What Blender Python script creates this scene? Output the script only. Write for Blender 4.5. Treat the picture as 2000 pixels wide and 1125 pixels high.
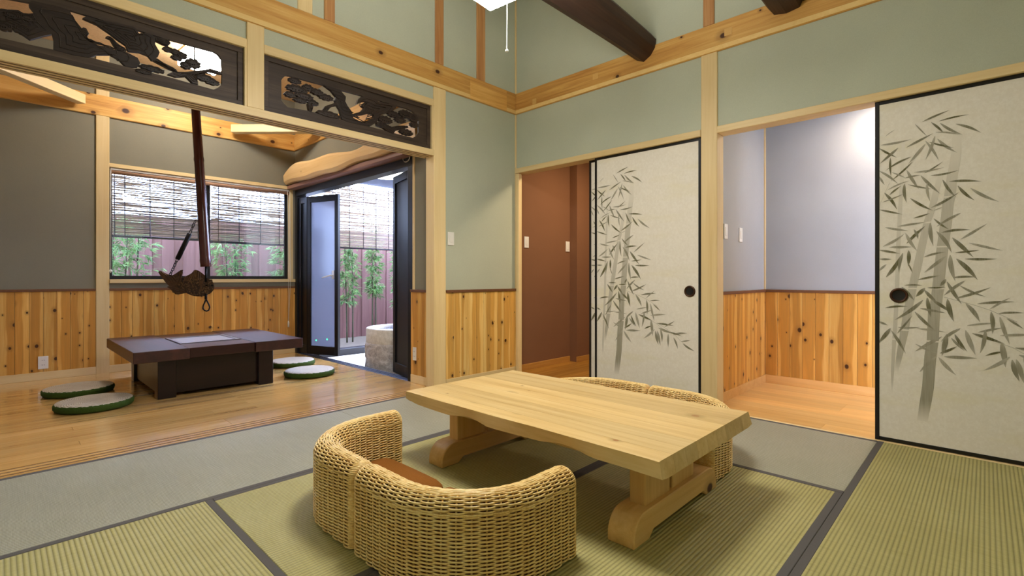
import bpy, bmesh, math, random
import numpy as np
from mathutils import Vector, Matrix

# ------------------------------------------------------------------ camera, sky, exposure
for o in list(bpy.data.objects): bpy.data.objects.remove(o)
scene = bpy.context.scene
COL = scene.collection
rnd = random.Random(7)
LOCAL = set()          # names of empties whose parts are given in their own axes

FPX, HORIZON = 965.3, 542.6
YAW = math.atan2(926.0, FPX)                 # the +x axis lies this far to the right of the view
cam_d = bpy.data.cameras.new('camera'); cam = bpy.data.objects.new('camera', cam_d); COL.objects.link(cam)
cam_d.sensor_width = 36.0; cam_d.sensor_fit = 'HORIZONTAL'
cam_d.lens = FPX / 2000 * 36.0
cam_d.shift_y = (HORIZON - 562.5) / 2000
cam_d.clip_start = 0.02
cam.location = (0, 0, 0.97)
cam.rotation_euler = (math.pi / 2, 0, YAW - math.pi / 2)
scene.camera = cam

world = bpy.data.worlds.new('sky'); scene.world = world; world.use_nodes = True
bg = world.node_tree.nodes['Background']
bg.inputs[0].default_value = (0.52, 0.65, 1.0, 1); bg.inputs[1].default_value = 30.0

vs = scene.view_settings
vs.view_transform = 'Standard'; vs.look = 'None'; vs.exposure = 0.0; vs.gamma = 1.0; vs.use_curve_mapping = False
scene.cycles.use_denoising = True
LAMP_MAIN, LAMP_HEARTH, LAMP_ALCOVE, LAMP_HALL, LAMP_PORCH = 52.0, 60.0, 74.0, 38.0, 25.0

# ------------------------------------------------------------------ helpers
def lin(c):
    return tuple((x / 255 / 12.92 if x / 255 <= 0.04045 else ((x / 255 + 0.055) / 1.055) ** 2.4) for x in c) + (1.0,)

class NT:
    def __init__(s, name):
        s.m = bpy.data.materials.new(name); s.m.use_nodes = True
        s.t = s.m.node_tree; s.t.nodes.clear()
        s.out = s.t.nodes.new('ShaderNodeOutputMaterial')
    def n(s, kind, ins=None, **kw):
        nd = s.t.nodes.new('ShaderNode' + kind)
        for k, v in kw.items(): setattr(nd, k, v)
        for k, v in (ins or {}).items(): s.set(nd, k, v)
        return nd
    def set(s, nd, k, v):
        sock = nd.inputs[k]
        if isinstance(v, bpy.types.NodeSocket): s.t.links.new(v, sock)
        else: sock.default_value = v
    def math(s, op, a, b=0.0, c=None, clamp=False):
        nd = s.n('Math', operation=op, use_clamp=clamp)
        s.set(nd, 0, a); s.set(nd, 1, b)
        if c is not None: s.set(nd, 2, c)
        return nd.outputs[0]
    def ramp(s, fac, stops):
        nd = s.n('ValToRGB'); s.set(nd, 0, fac)
        e = nd.color_ramp.elements
        while len(e) < len(stops): e.new(0.5)
        for i, (p, c) in enumerate(stops): e[i].position = p; e[i].color = c
        return nd.outputs[0]
    def smooth(s, v, a, b):
        nd = s.n('MapRange', interpolation_type='SMOOTHSTEP')
        s.set(nd, 0, v); s.set(nd, 1, a); s.set(nd, 2, b); s.set(nd, 3, 0.0); s.set(nd, 4, 1.0)
        return nd.outputs[0]
    def mix(s, f, a, b, blend='MIX'):
        nd = s.n('Mix', data_type='RGBA', blend_type=blend)
        s.set(nd, 0, f); s.set(nd, 6, a); s.set(nd, 7, b)
        return nd.outputs[2]
    def obj(s, spread=0.0):
        tc = s.n('TexCoord').outputs['Object']
        if not spread: return tc
        r = s.n('ObjectInfo').outputs['Random']
        k = s.math('MULTIPLY', r, spread)
        cb = s.n('CombineXYZ', {0: k, 1: s.math('MULTIPLY', k, 0.73), 2: s.math('MULTIPLY', k, 1.31)}).outputs[0]
        return s.n('VectorMath', {0: tc, 1: cb}, operation='ADD').outputs[0]
    def scale(s, v, sc):
        return s.n('VectorMath', {0: v, 1: sc}, operation='MULTIPLY').outputs[0]
    def noise(s, v, sc, detail=3.0, rough=0.5, dist=0.0):
        nd = s.n('TexNoise', {'Vector': v, 'Scale': sc, 'Detail': detail, 'Roughness': rough, 'Distortion': dist})
        return nd.outputs[0]
    def bump(s, h, strength, dist=0.01):
        return s.n('Bump', {'Strength': strength, 'Distance': dist, 'Height': h}).outputs[0]
    def bsdf(s, color, rough=0.5, spec=0.4, metal=0.0, normal=None, **kw):
        b = s.n('BsdfPrincipled')
        s.set(b, 'Base Color', color); s.set(b, 'Roughness', rough); s.set(b, 'Specular IOR Level', spec); s.set(b, 'Metallic', metal)
        if normal is not None: s.set(b, 'Normal', normal)
        for k, v in kw.items(): s.set(b, k.replace('_', ' '), v)
        s.t.links.new(b.outputs[0], s.out.inputs[0])
        return s.m

def plain(name, rgb, rough=0.5, spec=0.4, metal=0.0, vary=0.0, vscale=30.0, bump=0.0, **kw):
    m = NT(name); c = lin(rgb); nrm = None
    if vary or bump:
        co = m.obj(3.0); nz = m.noise(co, vscale, 4.0, 0.6)
        if vary:
            c = m.mix(nz, tuple(x * (1 - vary) for x in c[:3]) + (1,), tuple(min(1, x * (1 + vary)) for x in c[:3]) + (1,))
        if bump: nrm = m.bump(nz, bump, 0.01)
    return m.bsdf(c, rough, spec, metal, nrm, **kw)

def wood(name, pale, mid, dark, axis='X', fine=26.0, knots=0.0, rough=0.5, spec=0.35, board=0.0, knotcol=(70, 38, 18), contrast=1.0, coat=0.0, across=None, ksize=1.0, face=None):
    """grain along `axis`; board = board width for a heartwood/sapwood split across a board (measured on axis `across`)."""
    m = NT(name); ai = 'XYZ'.index(axis)
    co = m.obj(17.0)
    st = [1.0, 1.0, 1.0]; st[ai] = 0.055
    warp = m.noise(co, 1.7, 2.0, 0.5)
    v = m.scale(co, tuple(x * fine for x in st))
    n1 = m.noise(v, 1.0, 5.0, 0.62, 0.7)
    st2 = [1.0, 1.0, 1.0]; st2[ai] = 0.03
    v2 = m.scale(co, tuple(x * fine * 4.5 for x in st2))
    n2 = m.noise(v2, 1.0, 3.0, 0.6)
    st3 = [1.0, 1.0, 1.0]; st3[ai] = 0.10
    v3 = m.scale(co, tuple(x * 7.0 for x in st3))
    n3 = m.noise(v3, 1.0, 2.0, 0.5, 0.3)
    f = m.math('ADD', m.math('MULTIPLY', n1, 0.55), m.math('MULTIPLY', n2, 0.25))
    f = m.math('ADD', f, m.math('MULTIPLY', n3, 0.35))
    f = m.math('ADD', m.math('MULTIPLY', m.math('SUBTRACT', f, 0.575), 1.9 * contrast), 0.5, clamp=True)
    col = m.ramp(f, [(0.0, lin(dark)), (0.5, lin(mid)), (1.0, lin(pale))])
    rn = m.n('ObjectInfo').outputs['Random']
    if board:
        raw = m.n('SeparateXYZ', {0: m.n('TexCoord').outputs['Object']}).outputs['XYZ'.index(across)]
        sh = m.math('MULTIPLY', m.math('SUBTRACT', m.n('TexWhiteNoise', {'W': m.math('MULTIPLY', rn, 91.0)}, noise_dimensions='1D').outputs[0], 0.5), board * 1.0)
        vv = [1.0, 1.0, 1.0]; vv[ai] = 0.45
        wob = m.math('MULTIPLY', m.math('SUBTRACT', m.noise(m.scale(co, tuple(vv)), 3.2, 2.0, 0.5), 0.5), board * 1.1)
        d = m.math('ABSOLUTE', m.math('ADD', m.math('ADD', raw, sh), wob))
        wd = m.math('ADD', m.math('MULTIPLY', rn, board * 0.42), board * 0.14)
        heart = m.math('SUBTRACT', 1.0, m.smooth(d, wd, m.math('ADD', wd, board * 0.14)))
        hc = m.ramp(f, [(0.0, lin(tuple(int(x * 0.72) for x in mid))), (0.6, lin(tuple(int(x * y) for x, y in zip(mid, (0.90, 0.82, 0.66))))), (1.0, lin(mid))])
        col = m.mix(m.math('MULTIPLY', heart, 0.9), col, hc)
    tone = m.math('ADD', 0.86, m.math('MULTIPLY', rn, 0.26))
    col = m.mix(1.0, col, m.n('CombineXYZ', {0: tone, 1: tone, 2: tone}).outputs[0], 'MULTIPLY')
    if knots:
        kv = [1.0, 1.0, 1.0]; kv[ai] = 0.75
        kw = m.n('VectorMath', {0: m.scale(co, tuple(kv)), 1: m.n('CombineXYZ', {0: m.math('MULTIPLY', warp, 0.03), 1: m.math('MULTIPLY', warp, 0.02), 2: m.math('MULTIPLY', warp, 0.03)}).outputs[0]}, operation='ADD').outputs[0]
        ks = m.n('SeparateXYZ', {0: kw}); ci = [i for i in range(3) if i != ai and i != 'XYZ'.index(face or 'XYZ'[(ai + 1) % 3])][0]
        kw = m.n('CombineXYZ', {0: ks.outputs[ci], 1: ks.outputs[ai], 2: 0.0}).outputs[0]
        vo = m.n('TexVoronoi', {'Vector': kw, 'Scale': knots}, feature='F1', voronoi_dimensions='2D')
        gate = m.n('SeparateXYZ', {0: vo.outputs['Color']}).outputs[0]
        rad = m.math('MULTIPLY', m.math('ADD', m.math('MULTIPLY', m.math('POWER', gate, 1.6), 0.11), 0.028), ksize)
        k = m.math('SUBTRACT', 1.0, m.smooth(vo.outputs['Distance'], m.math('MULTIPLY', rad, 0.55), rad))
        halo = m.math('MULTIPLY', m.math('SUBTRACT', 1.0, m.smooth(vo.outputs['Distance'], rad, m.math('MULTIPLY', rad, 2.6))), 0.38)
        on = m.math('GREATER_THAN', m.n('SeparateXYZ', {0: vo.outputs['Color']}).outputs[1], 0.48)
        k = m.math('MULTIPLY', k, on); halo = m.math('MULTIPLY', halo, on)
        col = m.mix(halo, col, lin(tuple(int(x * 0.75) for x in dark)))
        col = m.mix(k, col, lin(knotcol))
    nrm = m.bump(m.math('ADD', n1, n2), 0.10, 0.004)
    kw2 = {}
    if coat: kw2 = {'Coat_Weight': coat, 'Coat_Roughness': 0.08}
    return m.bsdf(col, rough, spec, 0.0, nrm, **kw2)

def emitter(name, rgb, strength):
    m = NT(name); e = m.n('Emission', {'Color': lin(rgb), 'Strength': strength})
    m.t.links.new(e.outputs[0], m.out.inputs[0]); return m.m

def glass(name, tint=(0.93, 0.95, 0.97), refl=0.08, rough=0.0):
    m = NT(name)
    t = m.n('BsdfTransparent', {'Color': tint + (1,)})
    g = m.n('BsdfGlossy', {'Color': (1, 1, 1, 1), 'Roughness': rough})
    fr = m.n('Fresnel', {'IOR': 1.45}).outputs[0]
    mx = m.n('MixShader', {0: m.math('ADD', m.math('MULTIPLY', fr, 0.8), refl * 0.5, clamp=True)})
    m.t.links.new(t.outputs[0], mx.inputs[1]); m.t.links.new(g.outputs[0], mx.inputs[2])
    m.t.links.new(mx.outputs[0], m.out.inputs[0]); return m.m

def tag(o, label=None, cat=None, group=None, kind=None):
    if label: o['label'] = label
    if cat: o['category'] = cat
    if group: o['group'] = group
    if kind: o['kind'] = kind
    return o

def wpos(o):
    v = Vector((0, 0, 0))
    while o is not None: v = v + o.location; o = o.parent
    return v

def link(o, parent=None):
    COL.objects.link(o)
    if parent is not None:
        if parent.name not in LOCAL: o.location = o.location - wpos(parent)
        o.parent = parent
    return o

def empty(name, loc=(0, 0, 0), parent=None):
    o = bpy.data.objects.new(name, None); o.empty_display_size = 0.05; o.location = loc
    return link(o, parent)

def mesh(name, verts, faces, mat, parent=None, loc=(0, 0, 0), smooth=False, rot=None):
    me = bpy.data.meshes.new(name); me.from_pydata([tuple(v) for v in verts], [], [tuple(f) for f in faces]); me.update()
    if smooth: me.polygons.foreach_set('use_smooth', [True] * len(me.polygons))
    if mat is not None: me.materials.append(mat)
    o = bpy.data.objects.new(name, me); o.location = loc
    if rot: o.rotation_euler = rot
    return link(o, parent)

def bm_obj(name, bm, mat, parent=None, loc=(0, 0, 0), smooth=False, rot=None):
    me = bpy.data.meshes.new(name); bm.normal_update(); bm.to_mesh(me); bm.free()
    if smooth: me.polygons.foreach_set('use_smooth', [True] * len(me.polygons))
    if mat is not None: me.materials.append(mat)
    o = bpy.data.objects.new(name, me); o.location = loc
    if rot: o.rotation_euler = rot
    return link(o, parent)

_boxes = {}
def boxmesh(sx, sy, sz, mat, bev):
    key = (round(sx, 4), round(sy, 4), round(sz, 4), mat.name, bev)
    if key in _boxes: return _boxes[key]
    bm = bmesh.new(); bmesh.ops.create_cube(bm, size=1.0)
    for v in bm.verts: v.co = (v.co.x * sx, v.co.y * sy, v.co.z * sz)
    b = min(bev, 0.3 * min(sx, sy, sz))
    if b > 0: bmesh.ops.bevel(bm, geom=list(bm.edges), offset=b, segments=1, profile=0.5, affect='EDGES')
    me = bpy.data.meshes.new('box'); bm.to_mesh(me); bm.free(); me.materials.append(mat)
    _boxes[key] = me; return me

def box(name, x0, x1, y0, y1, z0, z1, mat, parent=None, bev=0.0015, rot=None):
    me = boxmesh(abs(x1 - x0), abs(y1 - y0), abs(z1 - z0), mat, bev)
    o = bpy.data.objects.new(name, me); o.location = ((x0 + x1) / 2, (y0 + y1) / 2, (z0 + z1) / 2)
    if rot: o.rotation_euler = rot
    return link(o, parent)

def st_box(name, *a, label=None, cat=None, **k):
    o = box(name, *a, **k); return tag(o, label, cat, kind='structure')

def prism(name, pts, plane, d0, d1, mat, parent=None, loc=(0, 0, 0), bev=0.0, smooth=False, rot=None):
    """closed 2-D outline extruded between d0 and d1 along the missing axis."""
    bm = bmesh.new()
    def P(a, b, d): return {'xz': (a, d, b), 'yz': (d, a, b), 'xy': (a, b, d)}[plane]
    n = len(pts)
    A = [bm.verts.new(P(a, b, d0)) for a, b in pts]; B = [bm.verts.new(P(a, b, d1)) for a, b in pts]
    bm.faces.new(A); bm.faces.new(B[::-1])
    for i in range(n): bm.faces.new((A[i], B[i], B[(i + 1) % n], A[(i + 1) % n]))
    bmesh.ops.recalc_face_normals(bm, faces=bm.faces)
    if bev: bmesh.ops.bevel(bm, geom=list(bm.edges), offset=bev, segments=1, profile=0.5, affect='EDGES')
    return bm_obj(name, bm, mat, parent, loc, smooth, rot)

def plate(name, outer, holes, plane, d0, d1, mat, parent=None):
    """flat board with cut-outs, given thickness."""
    bm = bmesh.new()
    def P(a, b, d): return {'xz': (a, d, b), 'yz': (d, a, b), 'xy': (a, b, d)}[plane]
    edges = []
    for lp in [outer] + holes:
        vs_ = [bm.verts.new(P(a, b, d0)) for a, b in lp]
        edges += [bm.edges.new((vs_[i], vs_[(i + 1) % len(vs_)])) for i in range(len(vs_))]
    bmesh.ops.triangle_fill(bm, use_beauty=True, use_dissolve=False, edges=edges)
    r = bmesh.ops.extrude_face_region(bm, geom=list(bm.faces))
    off = Vector(P(0, 0, d1)) - Vector(P(0, 0, d0))
    bmesh.ops.translate(bm, vec=off, verts=[g for g in r['geom'] if isinstance(g, bmesh.types.BMVert)])
    bmesh.ops.recalc_face_normals(bm, faces=bm.faces)
    return bm_obj(name, bm, mat, parent)

def tube_data(path, rad, n=8, closed=False, flat=1.0):
    P = [Vector(p) for p in path]; R = rad if isinstance(rad, (list, tuple)) else [rad] * len(P)
    V, F = [], []; m = len(P); up = None
    for i, p in enumerate(P):
        a = P[i - 1] if (i > 0 or closed) else P[i]; b = P[(i + 1) % m] if (i < m - 1 or closed) else P[i]
        t = (b - a).normalized() if (b - a).length > 1e-9 else Vector((0, 0, 1))
        if up is None: up = Vector((0, 0, 1)) if abs(t.z) < 0.9 else Vector((1, 0, 0))
        s = t.cross(up).normalized(); u = s.cross(t).normalized(); up = u
        for k in range(n):
            an = 2 * math.pi * k / n
            V.append(p + (s * math.cos(an) + u * math.sin(an) * flat) * R[i])
    for i in range(m if closed else m - 1):
        j = (i + 1) % m
        for k in range(n): F.append((i * n + k, i * n + (k + 1) % n, j * n + (k + 1) % n, j * n + k))
    if not closed: F += [tuple(range(n))[::-1], tuple((m - 1) * n + k for k in range(n))]
    return V, F

class MB:
    def __init__(s): s.V, s.F = [], []
    def add(s, vf):
        o = len(s.V); s.V += [tuple(v) for v in vf[0]]; s.F += [tuple(i + o for i in f) for f in vf[1]]; return s
    def tube(s, path, rad, n=8, closed=False, flat=1.0): return s.add(tube_data(path, rad, n, closed, flat))
    def box(s, x0, x1, y0, y1, z0, z1):
        v = [(x, y, z) for x in (x0, x1) for y in (y0, y1) for z in (z0, z1)]
        return s.add((v, [(0, 1, 3, 2), (4, 6, 7, 5), (0, 4, 5, 1), (2, 3, 7, 6), (0, 2, 6, 4), (1, 5, 7, 3)]))
    def build(s, name, mat, parent=None, loc=(0, 0, 0), smooth=False, rot=None): return mesh(name, s.V, s.F, mat, parent, loc, smooth, rot)

def lathe_data(prof, n=32, jitter=None):
    V, F = [], []
    for i, (r, z) in enumerate(prof):
        for k in range(n):
            a = 2 * math.pi * k / n; j = jitter(i, k, r, z) if jitter else 0.0
            V.append(((r + j) * math.cos(a), (r + j) * math.sin(a), z))
    for i in range(len(prof) - 1):
        for k in range(n): F.append((i * n + k, i * n + (k + 1) % n, (i + 1) * n + (k + 1) % n, (i + 1) * n + k))
    return V, F

def dup(root, loc, rotz=0.0, label=None):
    r = root.copy(); COL.objects.link(r); r.location = loc; r.rotation_euler = (0, 0, rotz)
    if label: r['label'] = label
    for ch in list(root.children):
        c = ch.copy(); COL.objects.link(c); c.parent = r
        for g in list(ch.children):
            d = g.copy(); COL.objects.link(d); d.parent = c
    return r

# traced proportions of the painting and of the carvings, in metres
LEAVES = [(0.219, 1.86, 0.338, 1.9, 0.0102), (0.292, 1.848, 0.417, 1.857, 0.0087), (0.258, 1.849, 0.314, 1.773, 0.0102), (0.296, 1.836, 0.39, 1.752, 0.0125), (0.362, 1.817, 0.464, 1.747, 0.0123), (0.278, 1.789, 0.385, 1.752, 0.0088), (0.187, 1.854, 0.242, 1.77, 0.0065), (0.149, 1.727, 0.267, 1.785, 0.0117), (0.285, 1.75, 0.367, 1.658, 0.0138), (0.249, 1.739, 0.355, 1.687, 0.0089), (0.274, 1.768, 0.233, 1.64, 0.0128), (0.233, 1.749, 0.29, 1.628, 0.0115), (0.231, 1.73, 0.156, 1.629, 0.0143), (0.17, 1.669, 0.049, 1.605, 0.0106), (0.029, 1.762, 0.17, 1.77, 0.012), (0.049, 1.808, 0.098, 1.842, 0.004), (0.021, 1.744, 0.105, 1.675, 0.0107), (0.11, 1.731, 0.021, 1.65, 0.0134), (0.074, 1.679, 0.077, 1.57, 0.0107), (0.175, 1.638, 0.074, 1.539, 0.0093), (0.021, 1.609, 0.11, 1.519, 0.0121), (0.021, 1.575, 0.047, 1.521, 0.0095), (0.182, 1.577, 0.316, 1.586, 0.0103), (0.229, 1.565, 0.308, 1.619, 0.0077), (0.256, 1.548, 0.377, 1.562, 0.0101), (0.149, 1.595, 0.205, 1.477, 0.0144), (0.139, 1.549, 0.212, 1.557, 0.0091), (0.212, 1.555, 0.298, 1.439, 0.0141), (0.081, 1.591, 0.147, 1.548, 0.008), (0.059, 1.489, 0.166, 1.533, 0.008), (0.069, 1.46, 0.125, 1.508, 0.0093), (0.139, 1.518, 0.149, 1.405, 0.0145), (0.156, 1.51, 0.263, 1.47, 0.0091), (0.24, 1.511, 0.254, 1.4, 0.0116), (0.166, 1.429, 0.267, 1.348, 0.0129), (0.258, 1.366, 0.377, 1.441, 0.0126), (0.046, 1.475, 0.105, 1.369, 0.0147), (0.036, 1.42, 0.139, 1.46, 0.008), (0.021, 1.377, 0.132, 1.339, 0.0107), (0.307, 1.517, 0.364, 1.411, 0.0126), (0.334, 1.504, 0.466, 1.487, 0.0124), (0.37, 1.475, 0.438, 1.387, 0.0136), (0.421, 1.456, 0.532, 1.37, 0.0145), (0.267, 1.348, 0.312, 1.367, 0.0051), (0.18, 1.313, 0.254, 1.336, 0.0091), (0.108, 1.271, 0.238, 1.287, 0.0105), (0.049, 1.269, 0.158, 1.243, 0.012), (0.039, 1.156, 0.137, 1.225, 0.0133), (0.149, 1.169, 0.233, 1.266, 0.0143), (0.144, 1.23, 0.198, 1.122, 0.0157), (0.182, 1.249, 0.201, 1.191, 0.0117), (0.069, 1.151, 0.175, 1.149, 0.0132), (0.021, 1.135, 0.12, 1.111, 0.0121), (0.021, 1.082, 0.081, 1.08, 0.0108), (0.054, 0.975, 0.127, 1.109, 0.0187), (0.132, 1.115, 0.113, 0.999, 0.0146), (0.021, 1.012, 0.056, 1.052, 0.0108), (0.158, 1.129, 0.156, 1.035, 0.0171), (0.156, 1.053, 0.177, 0.996, 0.0065), (0.254, 1.283, 0.267, 1.149, 0.0166), (0.269, 1.304, 0.336, 1.236, 0.0101), (0.381, 1.325, 0.278, 1.256, 0.0126), (0.301, 1.223, 0.419, 1.231, 0.0125), (0.281, 1.231, 0.345, 1.108, 0.0177), (0.347, 1.192, 0.434, 1.079, 0.0186), (0.383, 1.182, 0.487, 1.26, 0.011), (0.415, 1.159, 0.546, 1.113, 0.0121), (0.36, 1.109, 0.458, 1.119, 0.0086), (0.226, 1.088, 0.321, 1.114, 0.0102), (0.321, 1.091, 0.226, 0.998, 0.0153), (0.338, 1.096, 0.359, 0.951, 0.02), (0.364, 1.075, 0.45, 0.957, 0.021), (0.398, 1.073, 0.527, 1.07, 0.0122), (0.349, 0.971, 0.44, 0.976, 0.0111), (0.198, 0.958, 0.298, 0.983, 0.0103), (0.325, 0.948, 0.385, 0.825, 0.0162), (0.396, 0.953, 0.31, 0.869, 0.0138), (0.139, 0.927, 0.222, 0.927, 0.0091), (0.242, 0.914, 0.321, 0.917, 0.0089), (0.321, 0.963, 0.294, 0.921, 0.0152), (0.377, 0.928, 0.483, 0.868, 0.011), (0.36, 0.857, 0.501, 0.92, 0.0123), (0.231, 0.912, 0.189, 0.86, 0.0168), (0.127, 0.916, 0.184, 0.839, 0.0158), (0.229, 0.9, 0.285, 0.827, 0.0166), (0.263, 0.844, 0.342, 0.777, 0.0165), (0.24, 0.858, 0.258, 0.743, 0.018), (0.222, 0.843, 0.093, 0.722, 0.0171), (0.049, 0.791, 0.156, 0.804, 0.0106), (0.21, 0.795, 0.321, 0.774, 0.0128), (0.327, 0.852, 0.353, 0.728, 0.0213), (0.402, 0.831, 0.458, 0.732, 0.0184), (0.448, 0.83, 0.589, 0.846, 0.012), (0.497, 0.804, 0.575, 0.868, 0.0083), (0.53, 0.783, 0.623, 0.79, 0.0094), (0.016, 0.708, 0.063, 0.688, 0.0117), (0.074, 0.672, 0.016, 0.579, 0.019), (0.079, 0.658, 0.146, 0.528, 0.0144), (0.108, 0.681, 0.217, 0.69, 0.0085), (0.106, 0.644, 0.176, 0.754, 0.01), (0.186, 0.775, 0.278, 0.67, 0.0154), (0.196, 0.679, 0.322, 0.667, 0.0111), (0.303, 0.641, 0.185, 0.546, 0.0168), (0.189, 0.59, 0.287, 0.546, 0.0098), (0.281, 0.529, 0.206, 0.43, 0.0154), (0.29, 0.524, 0.364, 0.432, 0.0178), (0.312, 0.531, 0.449, 0.537, 0.0162), (0.324, 0.656, 0.303, 0.532, 0.022), (0.295, 0.547, 0.369, 0.595, 0.0123), (0.38, 0.693, 0.298, 0.611, 0.0136), (0.343, 0.637, 0.399, 0.57, 0.0122), (0.357, 0.659, 0.409, 0.567, 0.0148), (0.401, 0.684, 0.44, 0.553, 0.02), (0.408, 0.711, 0.523, 0.732, 0.0092), (0.451, 0.677, 0.547, 0.709, 0.0105), (0.428, 0.669, 0.553, 0.624, 0.0157), (0.48, 0.694, 0.458, 0.564, 0.0158), (0.501, 0.79, 0.506, 0.672, 0.017), (0.534, 0.764, 0.571, 0.621, 0.0155), (0.559, 0.758, 0.623, 0.705, 0.0102), (0.48, 0.554, 0.559, 0.584, 0.0104), (0.54, 0.63, 0.555, 0.5, 0.022), (0.572, 0.558, 0.471, 0.474, 0.0156), (0.58, 0.544, 0.607, 0.433, 0.0191), (0.535, 0.666, 0.671, 0.681, 0.0127), (0.59, 0.606, 0.736, 0.596, 0.0125), (0.657, 0.583, 0.743, 0.634, 0.0107), (0.604, 0.571, 0.728, 0.537, 0.0179), (0.728, 0.524, 0.843, 0.546, 0.014), (0.684, 0.542, 0.805, 0.517, 0.0088), (0.595, 0.547, 0.622, 0.428, 0.0199), (0.622, 0.566, 0.635, 0.454, 0.0162), (0.688, 0.529, 0.688, 0.422, 0.0161), (0.732, 0.504, 0.767, 0.417, 0.0141), (0.792, 0.479, 0.871, 0.496, 0.0087), (0.809, 0.462, 0.9, 0.415, 0.0139)]
STALKS = [(0.75, [(0.368, 1.774, 0.0346), (0.36, 1.619, 0.0433), (0.347, 1.535, 0.0452), (0.336, 1.42, 0.0477), (0.329, 1.376, 0.0489), (0.321, 1.278, 0.049), (0.307, 1.144, 0.0503), (0.296, 1.027, 0.0505), (0.287, 0.91, 0.0506), (0.278, 0.815, 0.0507), (0.271, 0.804, 0.0514), (0.264, 0.611, 0.0515), (0.254, 0.526, 0.0516), (0.244, 0.351, 0.0517), (0.232, 0.252, 0.0506), (0.219, 0.152, 0.0455)]), (0.55, [(0.307, 1.569, 0.0234), (0.285, 1.484, 0.0283), (0.263, 1.369, 0.0308), (0.24, 1.284, 0.0327), (0.217, 1.148, 0.0359), (0.194, 1.017, 0.0373), (0.175, 0.908, 0.0387), (0.151, 0.756, 0.0389), (0.14, 0.666, 0.0384), (0.119, 0.532, 0.0306), (0.102, 0.423, 0.0174)]), (0.4, [(0.135, 1.779, 0.0159), (0.127, 1.535, 0.0171), (0.12, 1.397, 0.0184), (0.11, 1.153, 0.0197), (0.105, 0.907, 0.0197), (0.098, 0.722, 0.0197), (0.092, 0.609, 0.0188), (0.084, 0.42, 0.0148), (0.081, 0.299, 0.0054)])]
TWIGS = [[(0.312, 0.863), (0.44, 0.821), (0.501, 0.796), (0.598, 0.741)], [(0.428, 0.669), (0.582, 0.607), (0.644, 0.563)], [(0.595, 0.61), (0.728, 0.537), (0.796, 0.477), (0.896, 0.414)], [(0.069, 1.531), (0.023, 1.405)]]
CARVE_R = {'opening': [(1.341, 2.316), (1.352, 2.335), (1.372, 2.356), (1.398, 2.36), (1.663, 2.365), (1.764, 2.365), (1.935, 2.368), (2.064, 2.37), (2.257, 2.371), (2.353, 2.372), (2.413, 2.36), (2.448, 2.33), (2.47, 2.297), (2.47, 2.204), (2.45, 2.166), (2.413, 2.141), (2.285, 2.142), (2.012, 2.147), (1.787, 2.147), (1.53, 2.152), (1.384, 2.142), (1.357, 2.161), (1.341, 2.179)], 'solids': [[(1.618, 2.374), (1.663, 2.368), (1.764, 2.365), (1.789, 2.342), (1.81, 2.325), (1.803, 2.294), (1.823, 2.261), (1.856, 2.229), (1.87, 2.181), (1.952, 2.162), (2.016, 2.145), (1.819, 2.141), (1.779, 2.154), (1.76, 2.217), (1.732, 2.251), (1.723, 2.278), (1.732, 2.305), (1.695, 2.341)], [(1.897, 2.293), (1.91, 2.33), (1.935, 2.358), (1.977, 2.379), (2.064, 2.374), (2.082, 2.359), (2.257, 2.375), (2.242, 2.347), (2.191, 2.306), (2.109, 2.263), (2.078, 2.227), (2.069, 2.194), (2.02, 2.155), (1.952, 2.156), (1.973, 2.18), (2.012, 2.199), (2.048, 2.223), (2.038, 2.246), (1.999, 2.246), (1.952, 2.224), (1.901, 2.206), (1.856, 2.189), (1.844, 2.2), (1.918, 2.233), (1.939, 2.253), (1.959, 2.279), (1.935, 2.289), (1.977, 2.332), (1.943, 2.323)], [(1.618, 2.168), (1.648, 2.215), (1.709, 2.25), (1.74, 2.271), (1.756, 2.246), (1.701, 2.228), (1.663, 2.193), (1.656, 2.169)], [(1.52, 2.201), (1.545, 2.218), (1.559, 2.182), (1.548, 2.145), (1.53, 2.154)], [(2.064, 2.193), (2.1, 2.209), (2.154, 2.185), (2.21, 2.185), (2.276, 2.212), (2.353, 2.229), (2.363, 2.215), (2.295, 2.187), (2.238, 2.163), (2.219, 2.134), (2.173, 2.141), (2.127, 2.163), (2.073, 2.167)]], 'clumps': [(1.432, 2.335, 0.054, 0.027), (1.523, 2.312, 0.048, 0.031), (1.446, 2.28, 0.088, 0.036), (1.398, 2.231, 0.045, 0.027), (1.495, 2.244, 0.079, 0.031), (1.467, 2.208, 0.056, 0.021), (1.588, 2.297, 0.054, 0.03), (1.656, 2.279, 0.067, 0.03), (1.559, 2.214, 0.049, 0.026), (1.678, 2.16, 0.109, 0.03), (2.145, 2.227, 0.078, 0.039), (2.219, 2.289, 0.062, 0.035), (2.334, 2.316, 0.075, 0.045), (2.413, 2.305, 0.056, 0.052), (2.423, 2.253, 0.05, 0.034), (2.285, 2.259, 0.064, 0.035), (2.343, 2.17, 0.08, 0.035)]}
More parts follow.
